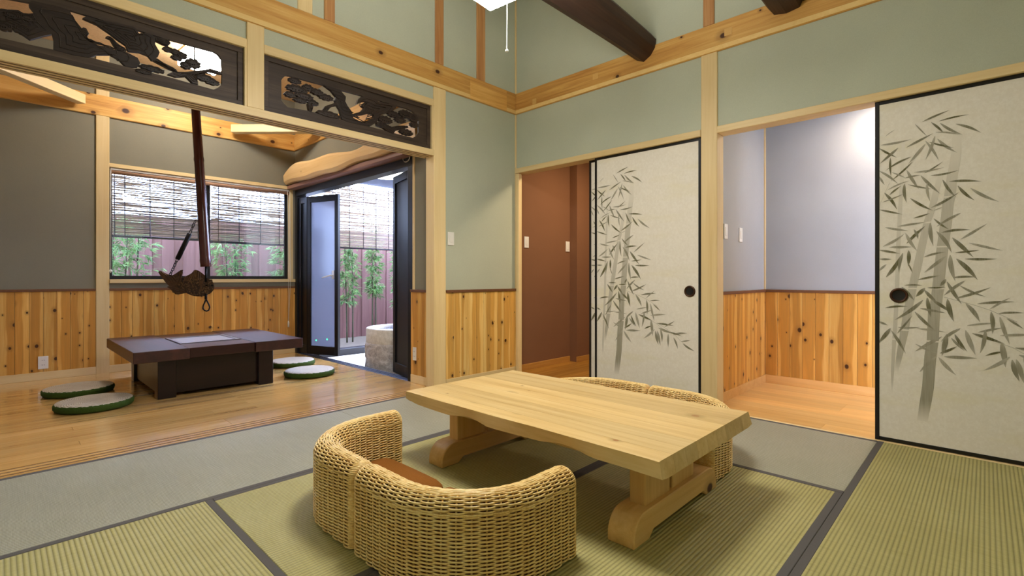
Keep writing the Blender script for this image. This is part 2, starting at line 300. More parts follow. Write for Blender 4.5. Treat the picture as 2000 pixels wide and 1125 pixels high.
CARVE_L = {'opening': [(-0.045, 2.336), (0.011, 2.336), (0.263, 2.371), (0.524, 2.368), (0.58, 2.37), (0.693, 2.368), (0.844, 2.372), (0.932, 2.374), (0.955, 2.366), (0.976, 2.342), (0.98, 2.271), (0.978, 2.183), (0.955, 2.156), (0.932, 2.139), (0.835, 2.142), (0.701, 2.148), (0.497, 2.148), (0.341, 2.15), (0.123, 2.14), (0.011, 2.138), (-0.045, 2.138)], 'solids': [[(0.111, 2.342), (0.12, 2.361), (0.157, 2.366), (0.227, 2.373), (0.263, 2.37), (0.277, 2.336), (0.312, 2.292), (0.318, 2.3), (0.33, 2.299), (0.341, 2.275), (0.333, 2.258), (0.345, 2.233), (0.374, 2.225), (0.416, 2.23), (0.459, 2.223), (0.503, 2.228), (0.551, 2.213), (0.563, 2.187), (0.551, 2.161), (0.497, 2.148), (0.468, 2.177), (0.43, 2.192), (0.374, 2.174), (0.341, 2.146), (0.279, 2.14), (0.202, 2.143), (0.202, 2.198), (0.197, 2.224), (0.152, 2.262), (0.135, 2.301), (0.113, 2.331)], [(-0.045, 2.24), (0.015, 2.28), (0.036, 2.284), (0.057, 2.291), (0.073, 2.296), (0.091, 2.288), (0.111, 2.293), (0.137, 2.305), (0.157, 2.264), (0.202, 2.225), (0.157, 2.196), (0.116, 2.165), (0.068, 2.194), (0.011, 2.21), (-0.045, 2.195)], [(0.315, 2.348), (0.333, 2.365), (0.388, 2.364), (0.444, 2.374), (0.503, 2.379), (0.536, 2.382), (0.557, 2.352), (0.588, 2.363), (0.576, 2.364), (0.61, 2.368), (0.635, 2.356), (0.632, 2.317), (0.654, 2.278), (0.646, 2.25), (0.618, 2.218), (0.599, 2.241), (0.561, 2.247), (0.509, 2.237), (0.497, 2.267), (0.459, 2.287), (0.43, 2.306), (0.374, 2.336)], [(0.41, 2.281), (0.419, 2.29), (0.433, 2.289), (0.456, 2.264), (0.474, 2.252), (0.503, 2.243), (0.497, 2.226), (0.462, 2.229), (0.444, 2.249), (0.43, 2.277)], [(0.618, 2.223), (0.63, 2.24), (0.669, 2.22), (0.734, 2.202), (0.742, 2.189), (0.701, 2.196)], [(0.634, 2.359), (0.693, 2.367), (0.707, 2.348), (0.695, 2.33), (0.669, 2.33), (0.638, 2.339)], [(0.693, 2.163), (0.718, 2.182), (0.784, 2.202), (0.844, 2.227), (0.914, 2.261), (0.973, 2.259), (0.976, 2.246), (0.91, 2.245), (0.844, 2.205), (0.826, 2.185), (0.848, 2.146), (0.818, 2.147), (0.784, 2.177), (0.734, 2.158)]], 'clumps': [(0.695, 2.308, 0.032, 0.02), (0.734, 2.304, 0.033, 0.022), (0.738, 2.273, 0.035, 0.018), (0.767, 2.295, 0.03, 0.023), (0.822, 2.263, 0.048, 0.037), (0.784, 2.241, 0.034, 0.03), (0.887, 2.192, 0.059, 0.027), (0.923, 2.182, 0.05, 0.025), (0.87, 2.202, 0.04, 0.021), (0.618, 2.171, 0.071, 0.021), (0.58, 2.141, 0.046, 0.017), (0.052, 2.258, 0.037, 0.023), (0.108, 2.266, 0.037, 0.023), (0.024, 2.195, 0.037, 0.026), (0.087, 2.201, 0.038, 0.03)]}

# ------------------------------------------------------------------ materials
def plaster(name, rgb, vary=0.06):
    m = NT(name); co = m.obj()
    n1 = m.noise(co, 260.0, 3.0, 0.7); n2 = m.noise(co, 3.0, 3.0, 0.5)
    f = m.math('ADD', m.math('MULTIPLY', n1, 0.65), m.math('MULTIPLY', n2, 0.35))
    c = lin(rgb)
    col = m.mix(m.smooth(f, 0.3, 0.7), tuple(x * (1 - vary) for x in c[:3]) + (1,), tuple(x * (1 + vary) for x in c[:3]) + (1,))
    return m.bsdf(col, 0.85, 0.15, 0.0, m.bump(n1, 0.25, 0.002))
M = {}
M['green_plaster'] = plaster('sage_plaster', (185, 189, 169))
M['hearth_plaster'] = plaster('grey_plaster', (132, 127, 110))
M['alcove_plaster'] = plaster('lilac_grey_plaster', (168, 167, 165))
M['pink_plaster'] = plaster('terracotta_plaster', (130, 92, 66))
M['white_board'] = plain('white_ceiling_board', (225, 222, 212), 0.8, 0.2)
PALE = ((240, 216, 166), (230, 202, 148), (212, 178, 120))
for ax in 'XYZ':
    M['pine' + ax] = wood('pale_pine_' + ax.lower(), *PALE, axis=ax, fine=20, contrast=0.8, rough=0.45)
    M['cedar' + ax] = wood('knotty_cedar_' + ax.lower(), (232, 190, 116), (212, 160, 84), (172, 112, 50), axis=ax, fine=22, knots=4.6, rough=0.5, contrast=1.25, ksize=1.05, face={'X': 'Y', 'Y': 'X', 'Z': 'Y'}[ax])
M['sapwood'] = wood('cedar_sapwood', (244, 214, 150), (236, 200, 130), (220, 176, 100), axis='X', fine=20, contrast=0.7)
M['stud'] = wood('red_core_stud', (222, 178, 120), (190, 136, 84), (156, 102, 58), axis='Z', fine=26, rough=0.5)
for ax, k in (('X', 'wains_x'), ('Y', 'wains_y')):
    M[k] = wood('cedar_wainscot_' + ax.lower(), (246, 212, 136), (222, 168, 84), (188, 128, 56), axis='Z', fine=24, knots=8.5, rough=0.42, board=0.095, across=ax, contrast=0.9, ksize=1.2, face={'X': 'Y', 'Y': 'X'}[ax])
M['wains_a'] = wood('sapwood_wainscot', (254, 228, 160), (240, 194, 112), (212, 158, 80), axis='Z', fine=24, knots=8.0, rough=0.42, board=0.09, across='X', contrast=0.9, face='Y')
M['cap'] = plain('brown_dado_cap', (112, 72, 44), 0.5, vary=0.25, vscale=60)
M['hearth_floor'] = wood('oiled_floor_board', (238, 196, 130), (216, 170, 102), (184, 134, 70), axis='X', fine=30, rough=0.2, spec=0.5, contrast=1.15, coat=0.8)
M['hall_floor'] = wood('hall_floor_board', (186, 136, 62), (166, 116, 48), (134, 88, 32), axis='X', fine=24, rough=0.25)
M['alcove_floor'] = wood('alcove_floor_board', (244, 204, 138), (230, 182, 112), (208, 152, 84), axis='Y', fine=20, rough=0.32, contrast=1.0)
M['alcove_skirt'] = wood('alcove_skirting', (240, 196, 128), (226, 176, 106), (204, 148, 80), axis='Y', fine=20, contrast=0.8)
M['log'] = wood('smoked_log', (86, 62, 50), (62, 43, 35), (40, 27, 22), axis='X', fine=16, rough=0.55, contrast=1.1)
M['ranma'] = wood('aged_carved_wood', (92, 76, 62), (66, 52, 42), (42, 31, 24), axis='X', fine=30, rough=0.55, contrast=1.2)
M['ranma_dark'] = wood('aged_relief_wood', (62, 46, 36), (44, 32, 25), (28, 19, 15), axis='X', fine=40, rough=0.5, contrast=1.2)
M['straw_board'] = plain('straw_ceiling_board', (206, 172, 128), 0.8, 0.2, vary=0.28, vscale=45, bump=0.2)
M['black_metal'] = plain('black_aluminium', (10, 11, 16), 0.45, 0.4)
M['glass'] = glass('window_glass')
M['door_glass'] = glass('folding_door_glass', (0.86, 0.90, 0.97), 0.16, 0.02)
M['plastic'] = plain('white_plastic', (232, 228, 220), 0.35, 0.5)
M['socket'] = plain('socket_slot', (60, 56, 50), 0.6)
M['lacquer'] = plain('black_lacquer', (18, 14, 13), 0.28, 0.5)
M['subfloor'] = plain('subfloor', (120, 100, 78), 0.8, vary=0.15)
M['brown_fence'] = wood('stained_fence', (136, 100, 94), (114, 80, 76), (90, 62, 58), axis='Z', fine=18, rough=0.7, contrast=1.0)
M['slab'] = wood('live_edge_slab', (244, 210, 156), (234, 194, 134), (214, 168, 106), axis='Y', fine=13, knots=2.6, rough=0.45, knotcol=(150, 92, 50), ksize=0.5, face='X')
M['mauve_wood'] = wood('lintel_soffit', (158, 116, 98), (142, 102, 88), (120, 84, 72), axis='Y', fine=22, rough=0.5)
M['deck'] = wood('pale_deck', (246, 238, 222), (236, 226, 206), (216, 204, 182), axis='X', fine=14, rough=0.6)

def tatami_mat(name, rgb_a, rgb_b, rib=0.0150):
    m = NT(name); tc = m.n('TexCoord').outputs['Object']
    sp = m.n('SeparateXYZ', {0: tc})
    wv = m.math('SINE', m.math('MULTIPLY', sp.outputs[1], 2 * math.pi / rib))
    groove = m.math('POWER', m.math('ADD', m.math('MULTIPLY', wv, 0.5), 0.5), 0.45)
    rush = m.noise(m.scale(m.obj(9.0), (330.0, 9.0, 1.0)), 1.0, 3.0, 0.7)
    soft = m.noise(m.obj(9.0), 2.2, 3.0, 0.5)
    f = m.math('ADD', m.math('MULTIPLY', rush, 0.7), m.math('MULTIPLY', soft, 0.4))
    col = m.mix(m.smooth(f, 0.3, 0.8), lin(rgb_a), lin(rgb_b))
    col = m.mix(m.math('MULTIPLY', m.math('SUBTRACT', 1.0, groove), 0.55), col, lin(tuple(int(x * 0.62) for x in rgb_a)))
    nrm = m.bump(m.math('ADD', m.math('MULTIPLY', groove, 1.0), m.math('MULTIPLY', rush, 0.3)), 0.6, 0.0035)
    return m.bsdf(col, 0.55, 0.35, 0.0, nrm)
M['tatami'] = tatami_mat('green_tatami_rush', (170, 160, 98), (196, 188, 128))
M['tatami_sheen'] = tatami_mat('sheen_grey_tatami_rush', (160, 158, 136), (182, 180, 160))  # same rush made greyer: sheen from the viewing angle put into the colour
M['heri'] = plain('grey_mat_edging', (98, 94, 92), 0.85, 0.1, vary=0.12, vscale=400, bump=0.1)

# ------------------------------------------------------------------ setting: levels and planes
YA, XB = 3.43, 3.63            # faces of the posts of the back wall and of the sliding-door wall
YAw, XBw = 3.445, 3.645        # plaster faces
X0, Y0 = -0.27, -0.45          # walls behind the camera
YF, XD = 6.48, 2.68            # far wall and patio wall of the hearth room
ZK0, ZK1 = 2.023, 2.073        # lintels
ZB0, ZB1 = 2.62, 2.83          # tie beams
ZD = 0.862                     # top of the wainscot cap
ZC1, ZC2 = 4.15, 3.25          # ceilings

# tatami room floor
floor = st_box('floor', X0, XB + 0.12, Y0, YA, -0.20, -0.032, M['subfloor'], label='tatami floor of grey-edged rush mats under the low table', cat='floor')
def tatami(x0, x1, y0, y1, along, edges, mat):
    """along = long axis; edges = sides of the long edges that carry a cloth band (-1, 1)."""
    L, Wd = (x1 - x0, y1 - y0) if along == 'x' else (y1 - y0, x1 - x0)
    cx, cy = (x0 + x1) / 2, (y0 + y1) / 2
    rz = 0.0 if along == 'x' else math.pi / 2
    g = 0.001
    me = boxmesh(L - g, Wd - g, 0.03, mat, 0.002)
    o = bpy.data.objects.new('tatami_mat', me); o.location = (cx, cy, -0.0155); o.rotation_euler = (0, 0, rz)
    link(o, floor)
    for e in edges:
        b = bpy.data.objects.new('edging_band', boxmesh(L - g, 0.030, 0.0316, M['heri'], 0.002))
        b.location = (0, e * (Wd / 2 - 0.0155), 0.0006); b.parent = o; COL.objects.link(b)
TX, TY0, TY1, TX2 = 0.655, 0.465, 2.45, 2.635
tatami(X0, 1.73, TY1, YA, 'x', (-1, 1), M['tatami_sheen'])
tatami(1.73, XB, TY1, YA, 'x', (-1, 1), M['tatami_sheen'])
tatami(X0, TX, TY0, TY1, 'y', (-1, 1), M['tatami'])
tatami(TX, TX2, (TY0 + TY1) / 2, TY1, 'x', (-1, 1), M['tatami'])
tatami(TX, TX2, TY0, (TY0 + TY1) / 2, 'x', (-1, 1), M['tatami'])
tatami(TX2, XB, TY0, TY1, 'y', (-1, 1), M['tatami_sheen'])
tatami(1.73, XB, Y0, TY0, 'x', (-1, 1), M['tatami'])
tatami(X0, 1.73, Y0, TY0, 'x', (-1, 1), M['tatami'])

def plank_floor(parent, x0, x1, y0, y1, ztop, width, mat, along, lengths, th=0.015):
    r = random.Random(int(x0 * 100 + y1 * 10))
    a0, a1, b0, b1 = (x0, x1, y0, y1) if along == 'x' else (y0, y1, x0, x1)
    n = max(1, round((b1 - b0) / width)); w = (b1 - b0) / n
    for i in range(n):
        a = a0 - r.choice((0.0, 0.3, 0.55, 0.8)) * lengths
        while a < a1:
            s, e = max(a, a0), min(a + lengths, a1)
            if e - s > 0.02:
                q = (s + 0.0004, e - 0.0004, b0 + i * w + 0.0004, b0 + (i + 1) * w - 0.0004)
                q = q if along == 'x' else (q[2], q[3], q[0], q[1])
                box('plank', *q, ztop - th, ztop, mat, parent, 0.0008)
            a += lengths

floor2 = st_box('floor.001', X0, XD + 0.14, YA + 0.0, YF + 0.1, -0.20, -0.015, M['subfloor'], label='glossy golden board floor around the sunken hearth table', cat='floor')
plank_floor(floor2, X0, XD - 0.005, 3.605, YF, 0.0, 0.10, M['hearth_floor'], 'x', 1.35)
floor3 = st_box('floor.002', XB + 0.12, 6.3, 1.6, 3.6, -0.20, -0.015, M['subfloor'], label='brown board floor of the passage behind the open sliding doors', cat='floor')
plank_floor(floor3, XB + 0.12, 6.3, 1.6, 3.49, 0.0, 0.12, M['hall_floor'], 'x', 1.8)
floor4 = st_box('floor.003', XB + 0.03, 5.0, Y0 - 0.6, 1.49, -0.20, -0.015, M['subfloor'], label='pale board floor of the alcove behind the bamboo sliding door', cat='floor')
plank_floor(floor4, XB + 0.03, 4.95, Y0 - 0.6, 1.49, 0.0, 0.15, M['alcove_floor'], 'y', 2.6)

# grooved sill and head rail of the wide opening
def grooved(y0, y1, zflat, zback, up, n=3, gw=0.019, gd=0.013):
    """outline in (y, z); grooves cut in the zflat face."""
    s = 1 if up else -1
    pts = [(y0, zback), (y0, zflat)]
    for i in range(n):
        c = y0 + (i + 0.75) * (y1 - y0) / (n + 0.5)
        pts += [(c - gw / 2, zflat), (c - gw / 2, zflat - s * gd), (c + gw / 2, zflat - s * gd), (c + gw / 2, zflat)]
    return pts + [(y1, zflat), (y1, zback)]
tag(prism('trim_1', grooved(YA + 0.001, 3.603, 0.001, -0.03, True), 'yz', X0, 2.61, M['hearth_floor']), 'grooved wooden door sill between tatami and board floor', 'door sill', kind='structure')
tag(prism('trim_2', grooved(YA, 3.575, ZK0, ZK1, False), 'yz', X0, 2.61, M['pineX']), 'grooved pale head rail under the carved transoms', 'head rail', kind='structure')

M['groove'] = plain('groove_shade_strip', (84, 48, 28), 0.6)  # brown strips that colour in the shade of the door grooves
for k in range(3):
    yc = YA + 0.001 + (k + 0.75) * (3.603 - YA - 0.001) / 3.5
    box('groove_shade_strip', X0, 2.607, yc - 0.0085, yc + 0.0085, -0.014, -0.0012, M['groove'], bpy.data.objects['trim_1'], 0)
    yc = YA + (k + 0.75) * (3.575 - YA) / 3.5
    box('groove_shade_strip', X0, 2.607, yc - 0.0085, yc + 0.0085, ZK0 + 0.0020, ZK0 + 0.0135, M['groove'], bpy.data.objects['trim_2'], 0)

# posts
def post(x0, x1, y0, y1, z0, z1, label, mat='pineZ', bev=0.004, name='pillar'):
    return st_box(name, x0, x1, y0, y1, z0, z1, M[mat], bev=bev, label=label, cat='post')
post(2.607, 2.737, YA, YA + 0.12, -0.03, ZB0, 'pale square post between the wide opening and the green wall')
post(1.114, 1.220, YA, YA + 0.12, ZK1, ZB0, 'short pale post between the two carved transoms')
post(X0 - 0.05, X0 + 0.04, YA, YA + 0.12, -0.03, ZB0, 'pale post at the far end of the wide opening beyond the frame')
post(XB, XB + 0.12, 1.413, 1.533, -0.03, ZB0, 'pale square post between the two sliding-door openings')
post(XB, XB + 0.05, 3.39, YA - 0.002, -0.03, ZK0 - 0.001, 'slim pale door jamb in the room corner beside the terracotta passage')
post(XB, XB + 0.12, Y0 - 0.05, Y0 + 0.03, -0.03, ZB0, 'pale post at the end of the bamboo sliding door')
post(0.690, 0.797, YF - 0.016, YF + 0.08, -0.01, ZC2, 'pale post at the side of the window above the floor cushions')

# tie beams with the paler lower arris
def beam(name, x0, x1, y0, y1, z0, z1, ax, label, plugs=()):
    o = st_box(name, x0, x1, y0, y1, z0, z1, M['cedar' + ax], bev=0.006, label=label, cat='beam')
    return o
bA = beam('beam', X0 - 0.05, XB, YA, YA + 0.12, ZB0, ZB1, 'X', 'knotty cedar tie beam over the carved transoms')
bB = beam('beam', XB, XB + 0.12, Y0 - 0.05, YA + 0.12, ZB0, ZB1, 'Y', 'knotty cedar tie beam over the sliding doors')
bF = beam('beam', X0 - 0.05, XD + 0.02, YF - 0.02, YF + 0.1, ZB0 - 0.01, ZB1 - 0.01, 'X', 'knotty cedar beam on the far wall above the window')
bD = beam('beam', XD - 0.02, XD + 0.1, YA + 0.12, YF - 0.02, ZB0 - 0.01, ZB1 - 0.01, 'Y', 'cedar beam on the wall above the glass doors')
bL = beam('beam', X0 - 0.05, X0 + 0.07, YA + 0.12, YF - 0.02, ZB0 - 0.01, ZB1 - 0.01, 'Y', 'cedar beam on the end wall of the hearth room')
M['plug'] = wood('plug_wood', (236, 196, 128), (222, 176, 104), (200, 150, 82), axis='Y', fine=30, contrast=0.6)
for y, w, z in ((1.335, 0.055, 2.735), (2.47, 0.055, 2.735), (3.18, 0.05, 2.69)):
    box('plug', XB - 0.0015, XB + 0.02, y - w / 2, y + w / 2, z - 0.026, z + 0.026, M['plug'], bB, 0.001)
box('scarf_joint', 3.02, 3.50, YA - 0.0012, YA + 0.02, ZB0 + 0.006, ZB1 - 0.004, M['cedarX'], bA, 0.001)
for a, (x0, x1, y0, y1) in (('A', (X0, XB, YA - 0.0008, YA + 0.01)), ('B', (XB - 0.0008, XB + 0.01, Y0, YA))):
    box('sapwood_strip', x0, x1, y0, y1, ZB0 + 0.0065, ZB0 + 0.040, M['sapwood'], bA if a == 'A' else bB, 0.0006)

# diagonal corner braces in the hearth room
def brace(x0, y0, x1, y1, label):
    L = math.hypot(x1 - x0, y1 - y0); a = math.atan2(y1 - y0, x1 - x0)
    o = bpy.data.objects.new('beam', boxmesh(L, 0.09, 0.09, M['pineX'], 0.003)); o.location = ((x0 + x1) / 2, (y0 + y1) / 2, 2.725); o.rotation_euler = (0, 0, a)
    COL.objects.link(o); return tag(o, label, 'brace', kind='structure')
brace(0.575, YF - 0.06, -0.19, 5.69, 'diagonal pale brace below the left carved transom')
brace(1.93, YF - 0.06, XD - 0.06, 5.69, 'diagonal pale brace in the corner above the live-edge slab')

# walls of the tatami room
def wall(name, parts, mat, label):
    """boxes of one wall joined to one slab mesh: the first is the object, the rest are its panels."""
    o = None
    for q in parts:
        if o is None: o = st_box(name, *q, M[mat], bev=0.0, label=label, cat='wall')
        else: box('plaster_panel', *q, M[mat], o, 0.0)
    return o
wback = wall('wall_back', [(2.737, XBw + 0.02, YAw, YA + 0.11, -0.03, ZB0), (X0, XBw + 0.02, YAw, YA + 0.11, ZB1, ZC1), (1.220, 2.607, YAw, YA + 0.08, 2.508, ZB0), (X0, 1.114, YAw, YA + 0.08, 2.508, ZB0)], 'green_plaster', 'sage green plaster wall with the wide opening and transoms')
wright = wall('wall_right', [(XBw, XB + 0.11, 1.533, YAw, ZK1 - 0.002, ZB0), (XBw, XB + 0.11, Y0, 1.413, ZK1 - 0.002, ZB0), (XBw, XB + 0.11, Y0, YAw, ZB1, ZC1)], 'green_plaster', 'sage green plaster wall above the sliding doors')
wall('wall_front', [(X0, XB + 0.1, Y0 - 0.1, Y0, -0.2, ZC1)], 'green_plaster', 'sage green plaster wall behind the viewer')
wall('wall_left', [(X0 - 0.1, X0, Y0 - 0.1, YA, -0.2, ZC1)], 'green_plaster', 'sage green plaster wall at the side of the viewer')
st_box('ceiling', X0 - 0.1, XB + 0.12, Y0 - 0.1, YA + 0.05, ZC1, ZC1 + 0.1, M['white_board'], bev=0, label='pale high ceiling above the tatami room', cat='ceiling')
# studs above the beams, upper rail of the transoms, corner strip
for i, (x0, x1, lab) in enumerate(((1.442, 1.545, 'pale two-tone stud above the short transom post'), (1.632, 1.712, 'red-cored stud, second above the carved transoms'), (2.626, 2.716, 'red-cored stud above the tall square post'), (3.109, 3.215, 'reddish stud beside the pendant lamp nearest the corner'))):
    post(x0, x1, YA + 0.003, YA + 0.1, ZB1, ZC1, lab, 'stud' if i else 'pineZ')
post(XB + 0.003, XB + 0.1, 1.437, 1.519, ZB1, ZC1, 'amber stud above the post of the sliding doors', 'stud')
def trim(n, *q, mat='pineX', label='', bev=0.003): return st_box('trim_%d' % n, *q, M[mat], bev=bev, label=label, cat='trim')
trim(3, 1.220, 2.607, YA, YA + 0.09, 2.450, 2.508, label='pale rail above the right carved transom')
trim(4, X0, 1.114, YA, YA + 0.09, 2.450, 2.508, label='pale rail above the left carved transom')
trim(5, XBw - 0.013, XBw + 0.003, YAw - 0.013, YAw + 0.003, 0.07, ZB0, mat='pineZ', label='thin pale strip in the corner of the green walls')
trim(6, XBw - 0.013, XBw + 0.003, YAw - 0.013, YAw + 0.003, ZB1, ZC1, mat='pineZ', label='thin pale corner strip above the tie beams')
trim(7, XB - 0.006, XB + 0.12, 1.533, YA, ZK0, ZK1, mat='pineY', label='pale lintel over the left pair of sliding doors')
trim(8, XB - 0.006, XB + 0.12, Y0, 1.413, ZK0, ZK1, mat='pineY', label='pale lintel over the alcove opening and right sliding door')

def wainscot(parent, along, a0, a1, face, mat, sign, z0=0.075, width=0.095, cap=True, base=True, depth=0.012, side=None, zt=ZD):
    """boards on a wall face; sign = direction of the outward normal; returns nothing, boards are children of the wall."""
    n = max(1, round((a1 - a0) / width)); w = (a1 - a0) / n
    for i in range(n):
        s, e = a0 + i * w + 0.0009, a0 + (i + 1) * w - 0.0009
        f0, f1 = sorted((face, face + sign * depth))
        q = (s, e, f0, f1) if along == 'x' else (f0, f1, s, e)
        box('plank', *q, z0, zt - 0.022, M[mat], parent, 0.0012)
    def strip(nm, z0_, z1_, d, m):
        f0, f1 = sorted((face - sign * 0.005, face + sign * d))
        q = (a0, a1, f0, f1) if along == 'x' else (f0, f1, a0, a1)
        box(nm, *q, z0_, z1_, M[m], parent, 0.002)
    if cap: strip('cap_rail', zt - 0.024, zt, depth + 0.010, 'cap')
    if base:
        f0, f1 = sorted((face, face + sign * (depth + 0.004)))
        q = (a0, a1, f0, f1) if along == 'x' else (f0, f1, a0, a1)
        tag(box('baseboard_' + side, *q, 0.0, z0, M['alcove_skirt'] if 'alcove' in side else M['pineX' if along == 'x' else 'pineY'], None, 0.002), 'pale baseboard under the ' + base, 'baseboard', kind='structure')
wainscot(wback, 'x', 2.739, XBw - 0.003, YAw, 'wains_a', -1, side='back', base='striped wainscot beside the terracotta passage', width=0.09)

# hearth room shell
wfar = wall('wall_hearth_back', [(X0, 0.690, YF, YF + 0.09, -0.03, ZB0), (0.797, XD + 0.09, YF, YF + 0.09, 2.143, ZB0), (0.797, XD + 0.09, YF, YF + 0.09, -0.03, 0.915), (2.655, XD + 0.09, YF, YF + 0.09, 0.915, 2.143), (X0, XD + 0.09, YF, YF + 0.09, ZB1 - 0.01, ZC2)], 'hearth_plaster', 'grey plaster wall with the wide window of the hearth room')
wainscot(wfar, 'x', X0, 0.690, YF, 'wains_x', -1, side='hearth_back', base='wainscot behind the floor cushions')
wainscot(wfar, 'x', 0.797, XD - 0.002, YF, 'wains_x', -1, side='hearth_window', base='wainscot under the window')
wpat = wall('wall_hearth_right', [(XD, XD + 0.09, 3.90, YF, 2.10, ZB0), (XD, XD + 0.09, YA + 0.12, 3.90, -0.03, ZB0), (XD, XD + 0.09, YA + 0.08, YF + 0.09, ZB1 - 0.01, ZC2 + 0.05)], 'hearth_plaster', 'grey plaster wall above the black folding glass doors')
wainscot(wpat, 'y', YA + 0.12, 3.865, XD, 'wains_y', -1, side='hearth_right', base='narrow wainscot beside the folding doors')
wall('wall_hearth_left', [(X0 - 0.1, X0, YA, YF + 0.09, -0.2, ZC2)], 'hearth_plaster', 'grey plaster end wall of the hearth room')
st_box('ceiling.001', X0 - 0.1, XD + 0.1, YA + 0.11, YF + 0.1, ZC2, ZC2 + 0.06, M['straw_board'], bev=0, label='tan straw-board ceiling of the hearth room', cat='ceiling')
wall('wall_loft', [(X0 - 0.1, XB, YA + 0.045, YA + 0.11, ZB1, ZC2)], 'hearth_plaster', 'grey plaster on the hearth side above the transoms')

# passage and alcove shells
whall = wall('wall_passage', [(XB + 0.036, 4.62, 3.5, 3.6, -0.2, 2.46)], 'pink_plaster', 'terracotta plaster wall of the passage with two switches')
wall('wall_passage_step', [(4.62, 6.3, 3.395, 3.6, -0.2, 2.46)], 'pink_plaster', 'terracotta pilaster at the end of the passage')
wall('wall_passage_end', [(6.25, 6.35, 1.5, 3.6, -0.2, 2.46)], 'pink_plaster', 'terracotta end wall of the passage')
M['honey'] = wood('honey_skirting', (206, 156, 84), (188, 136, 66), (160, 108, 46), axis='X', fine=20)
tag(box('baseboard_passage', XB + 0.05, 4.612, 3.488, 3.502, 0, 0.062, M['honey']), 'honey baseboard along the terracotta passage wall', 'baseboard', kind='structure')
tag(box('baseboard_pilaster', 4.608, 6.25, 3.383, 3.397, 0, 0.062, M['honey']), 'honey baseboard along the terracotta pilaster', 'baseboard', kind='structure')
st_box('ceiling.002', XB + 0.1, 6.35, 1.5, 3.6, 2.42, 2.5, M['white_board'], bev=0, label='white ceiling of the passage', cat='ceiling')
walc = wall('wall_alcove_left', [(XB + 0.12, 6.35, 1.49, 1.6, -0.2, 2.46)], 'alcove_plaster', 'lilac grey side wall of the alcove with two switches')
wainscot(walc, 'x', XB + 0.12, 4.938, 1.49, 'wains_x', -1, side='alcove_left', base='side wainscot of the alcove', width=0.09)
walb = wall('wall_alcove_back', [(4.95, 5.05, Y0 - 0.7, 1.49, -0.2, 2.46)], 'alcove_plaster', 'lilac grey back wall of the alcove')
wainscot(walb, 'y', Y0 - 0.6, 1.478, 4.95, 'wains_y', -1, side='alcove_back', base='knotty back wainscot of the alcove', width=0.1)
wall('wall_alcove_right', [(XB, 5.03, Y0 - 0.7, Y0 - 0.6, -0.2, 2.46)], 'alcove_plaster', 'lilac grey end wall of the alcove behind the door')
trim(9, 4.937, 4.953, 1.477, 1.493, ZD, 2.42, mat='pineZ', label='thin pale strip in the alcove corner')
st_box('ceiling.003', XB + 0.1, 5.05, Y0 - 0.7, 1.5, 2.42, 2.5, M['white_board'], bev=0, label='white ceiling of the alcove', cat='ceiling')
trim(10, XB - 0.001, XB + 0.03, Y0, 1.413, -0.03, 0.001, mat='pineY', label='thin pale sill along the alcove floor')
trim(11, XB - 0.001, XB + 0.12, 1.533, 3.39, -0.03, 0.001, mat='pineY', label='pale sill under the left pair of sliding doors')

# dark smoked logs under the roof
def log_beam(y, z, r, label, seed):
    rr = random.Random(seed); V, F = [], []; xs = np.linspace(X0 - 0.02, XB + 0.004, 14); n = 10
    ph = [rr.uniform(-0.12, 0.12) for _ in range(n)]
    for i, x in enumerate(xs):
        s = 1.0 + 0.10 * math.sin(i * 0.55 + seed)
        for k in range(n):
            a = 2 * math.pi * (k + 0.5) / n; q = r * s * (1 + ph[k] * 0.6)
            V.append((x, y + 0.02 * math.sin(i * 0.4) + q * math.cos(a), z + 0.05 * math.sin((XB - x) * 0.8) + q * math.sin(a)))
    for i in range(len(xs) - 1):
        for k in range(n): F.append((i * n + k, i * n + (k + 1) % n, (i + 1) * n + (k + 1) % n, (i + 1) * n + k))
    F += [tuple(range(n)), tuple((len(xs) - 1) * n + k for k in range(n))[::-1]]
    o = mesh('beam', V, F, M['log']); return tag(o, label, 'log beam', kind='structure')
log_beam(2.02, 2.835, 0.118, 'dark smoked log beam ending above the left sliding doors', 3)
log_beam(0.975, 2.845, 0.118, 'dark smoked log beam above the alcove lintel', 8)

# ------------------------------------------------------------------ sliding paper doors with the painted bamboo
def paper():
    m = NT('cream_door_paper'); co = m.obj(); n1 = m.noise(co, 55.0, 4.0, 0.7); n2 = m.noise(m.scale(co, (1.0, 1.0, 5.0)), 1.6, 3.0, 0.5)
    col = m.mix(m.smooth(n1, 0.35, 0.7), lin((230, 222, 207)), lin((237, 230, 217)))
    col = m.mix(m.math('MULTIPLY', m.smooth(n2, 0.5, 0.75), 0.35), col, lin((224, 214, 172)))
    return m.bsdf(col, 0.75, 0.2, 0.0, m.bump(n1, 0.05, 0.002))
M['paper'] = paper()
def ink_mat():
    m = NT('bamboo_ink'); at = m.n('VertexColor', layer_name='ink')
    co = m.obj(); streak = m.noise(m.scale(co, (1.0, 170.0, 6.0)), 1.0, 3.0, 0.6)
    s = m.n('SeparateXYZ', {0: at.outputs[0]})
    f = m.math('MULTIPLY', s.outputs[0], m.math('ADD', 0.72, m.math('MULTIPLY', streak, 0.5)), clamp=True)
    col = m.mix(f, lin((233, 225, 210)), lin((92, 88, 50)))
    return m.bsdf(col, 0.75, 0.2)
M['ink'] = ink_mat()
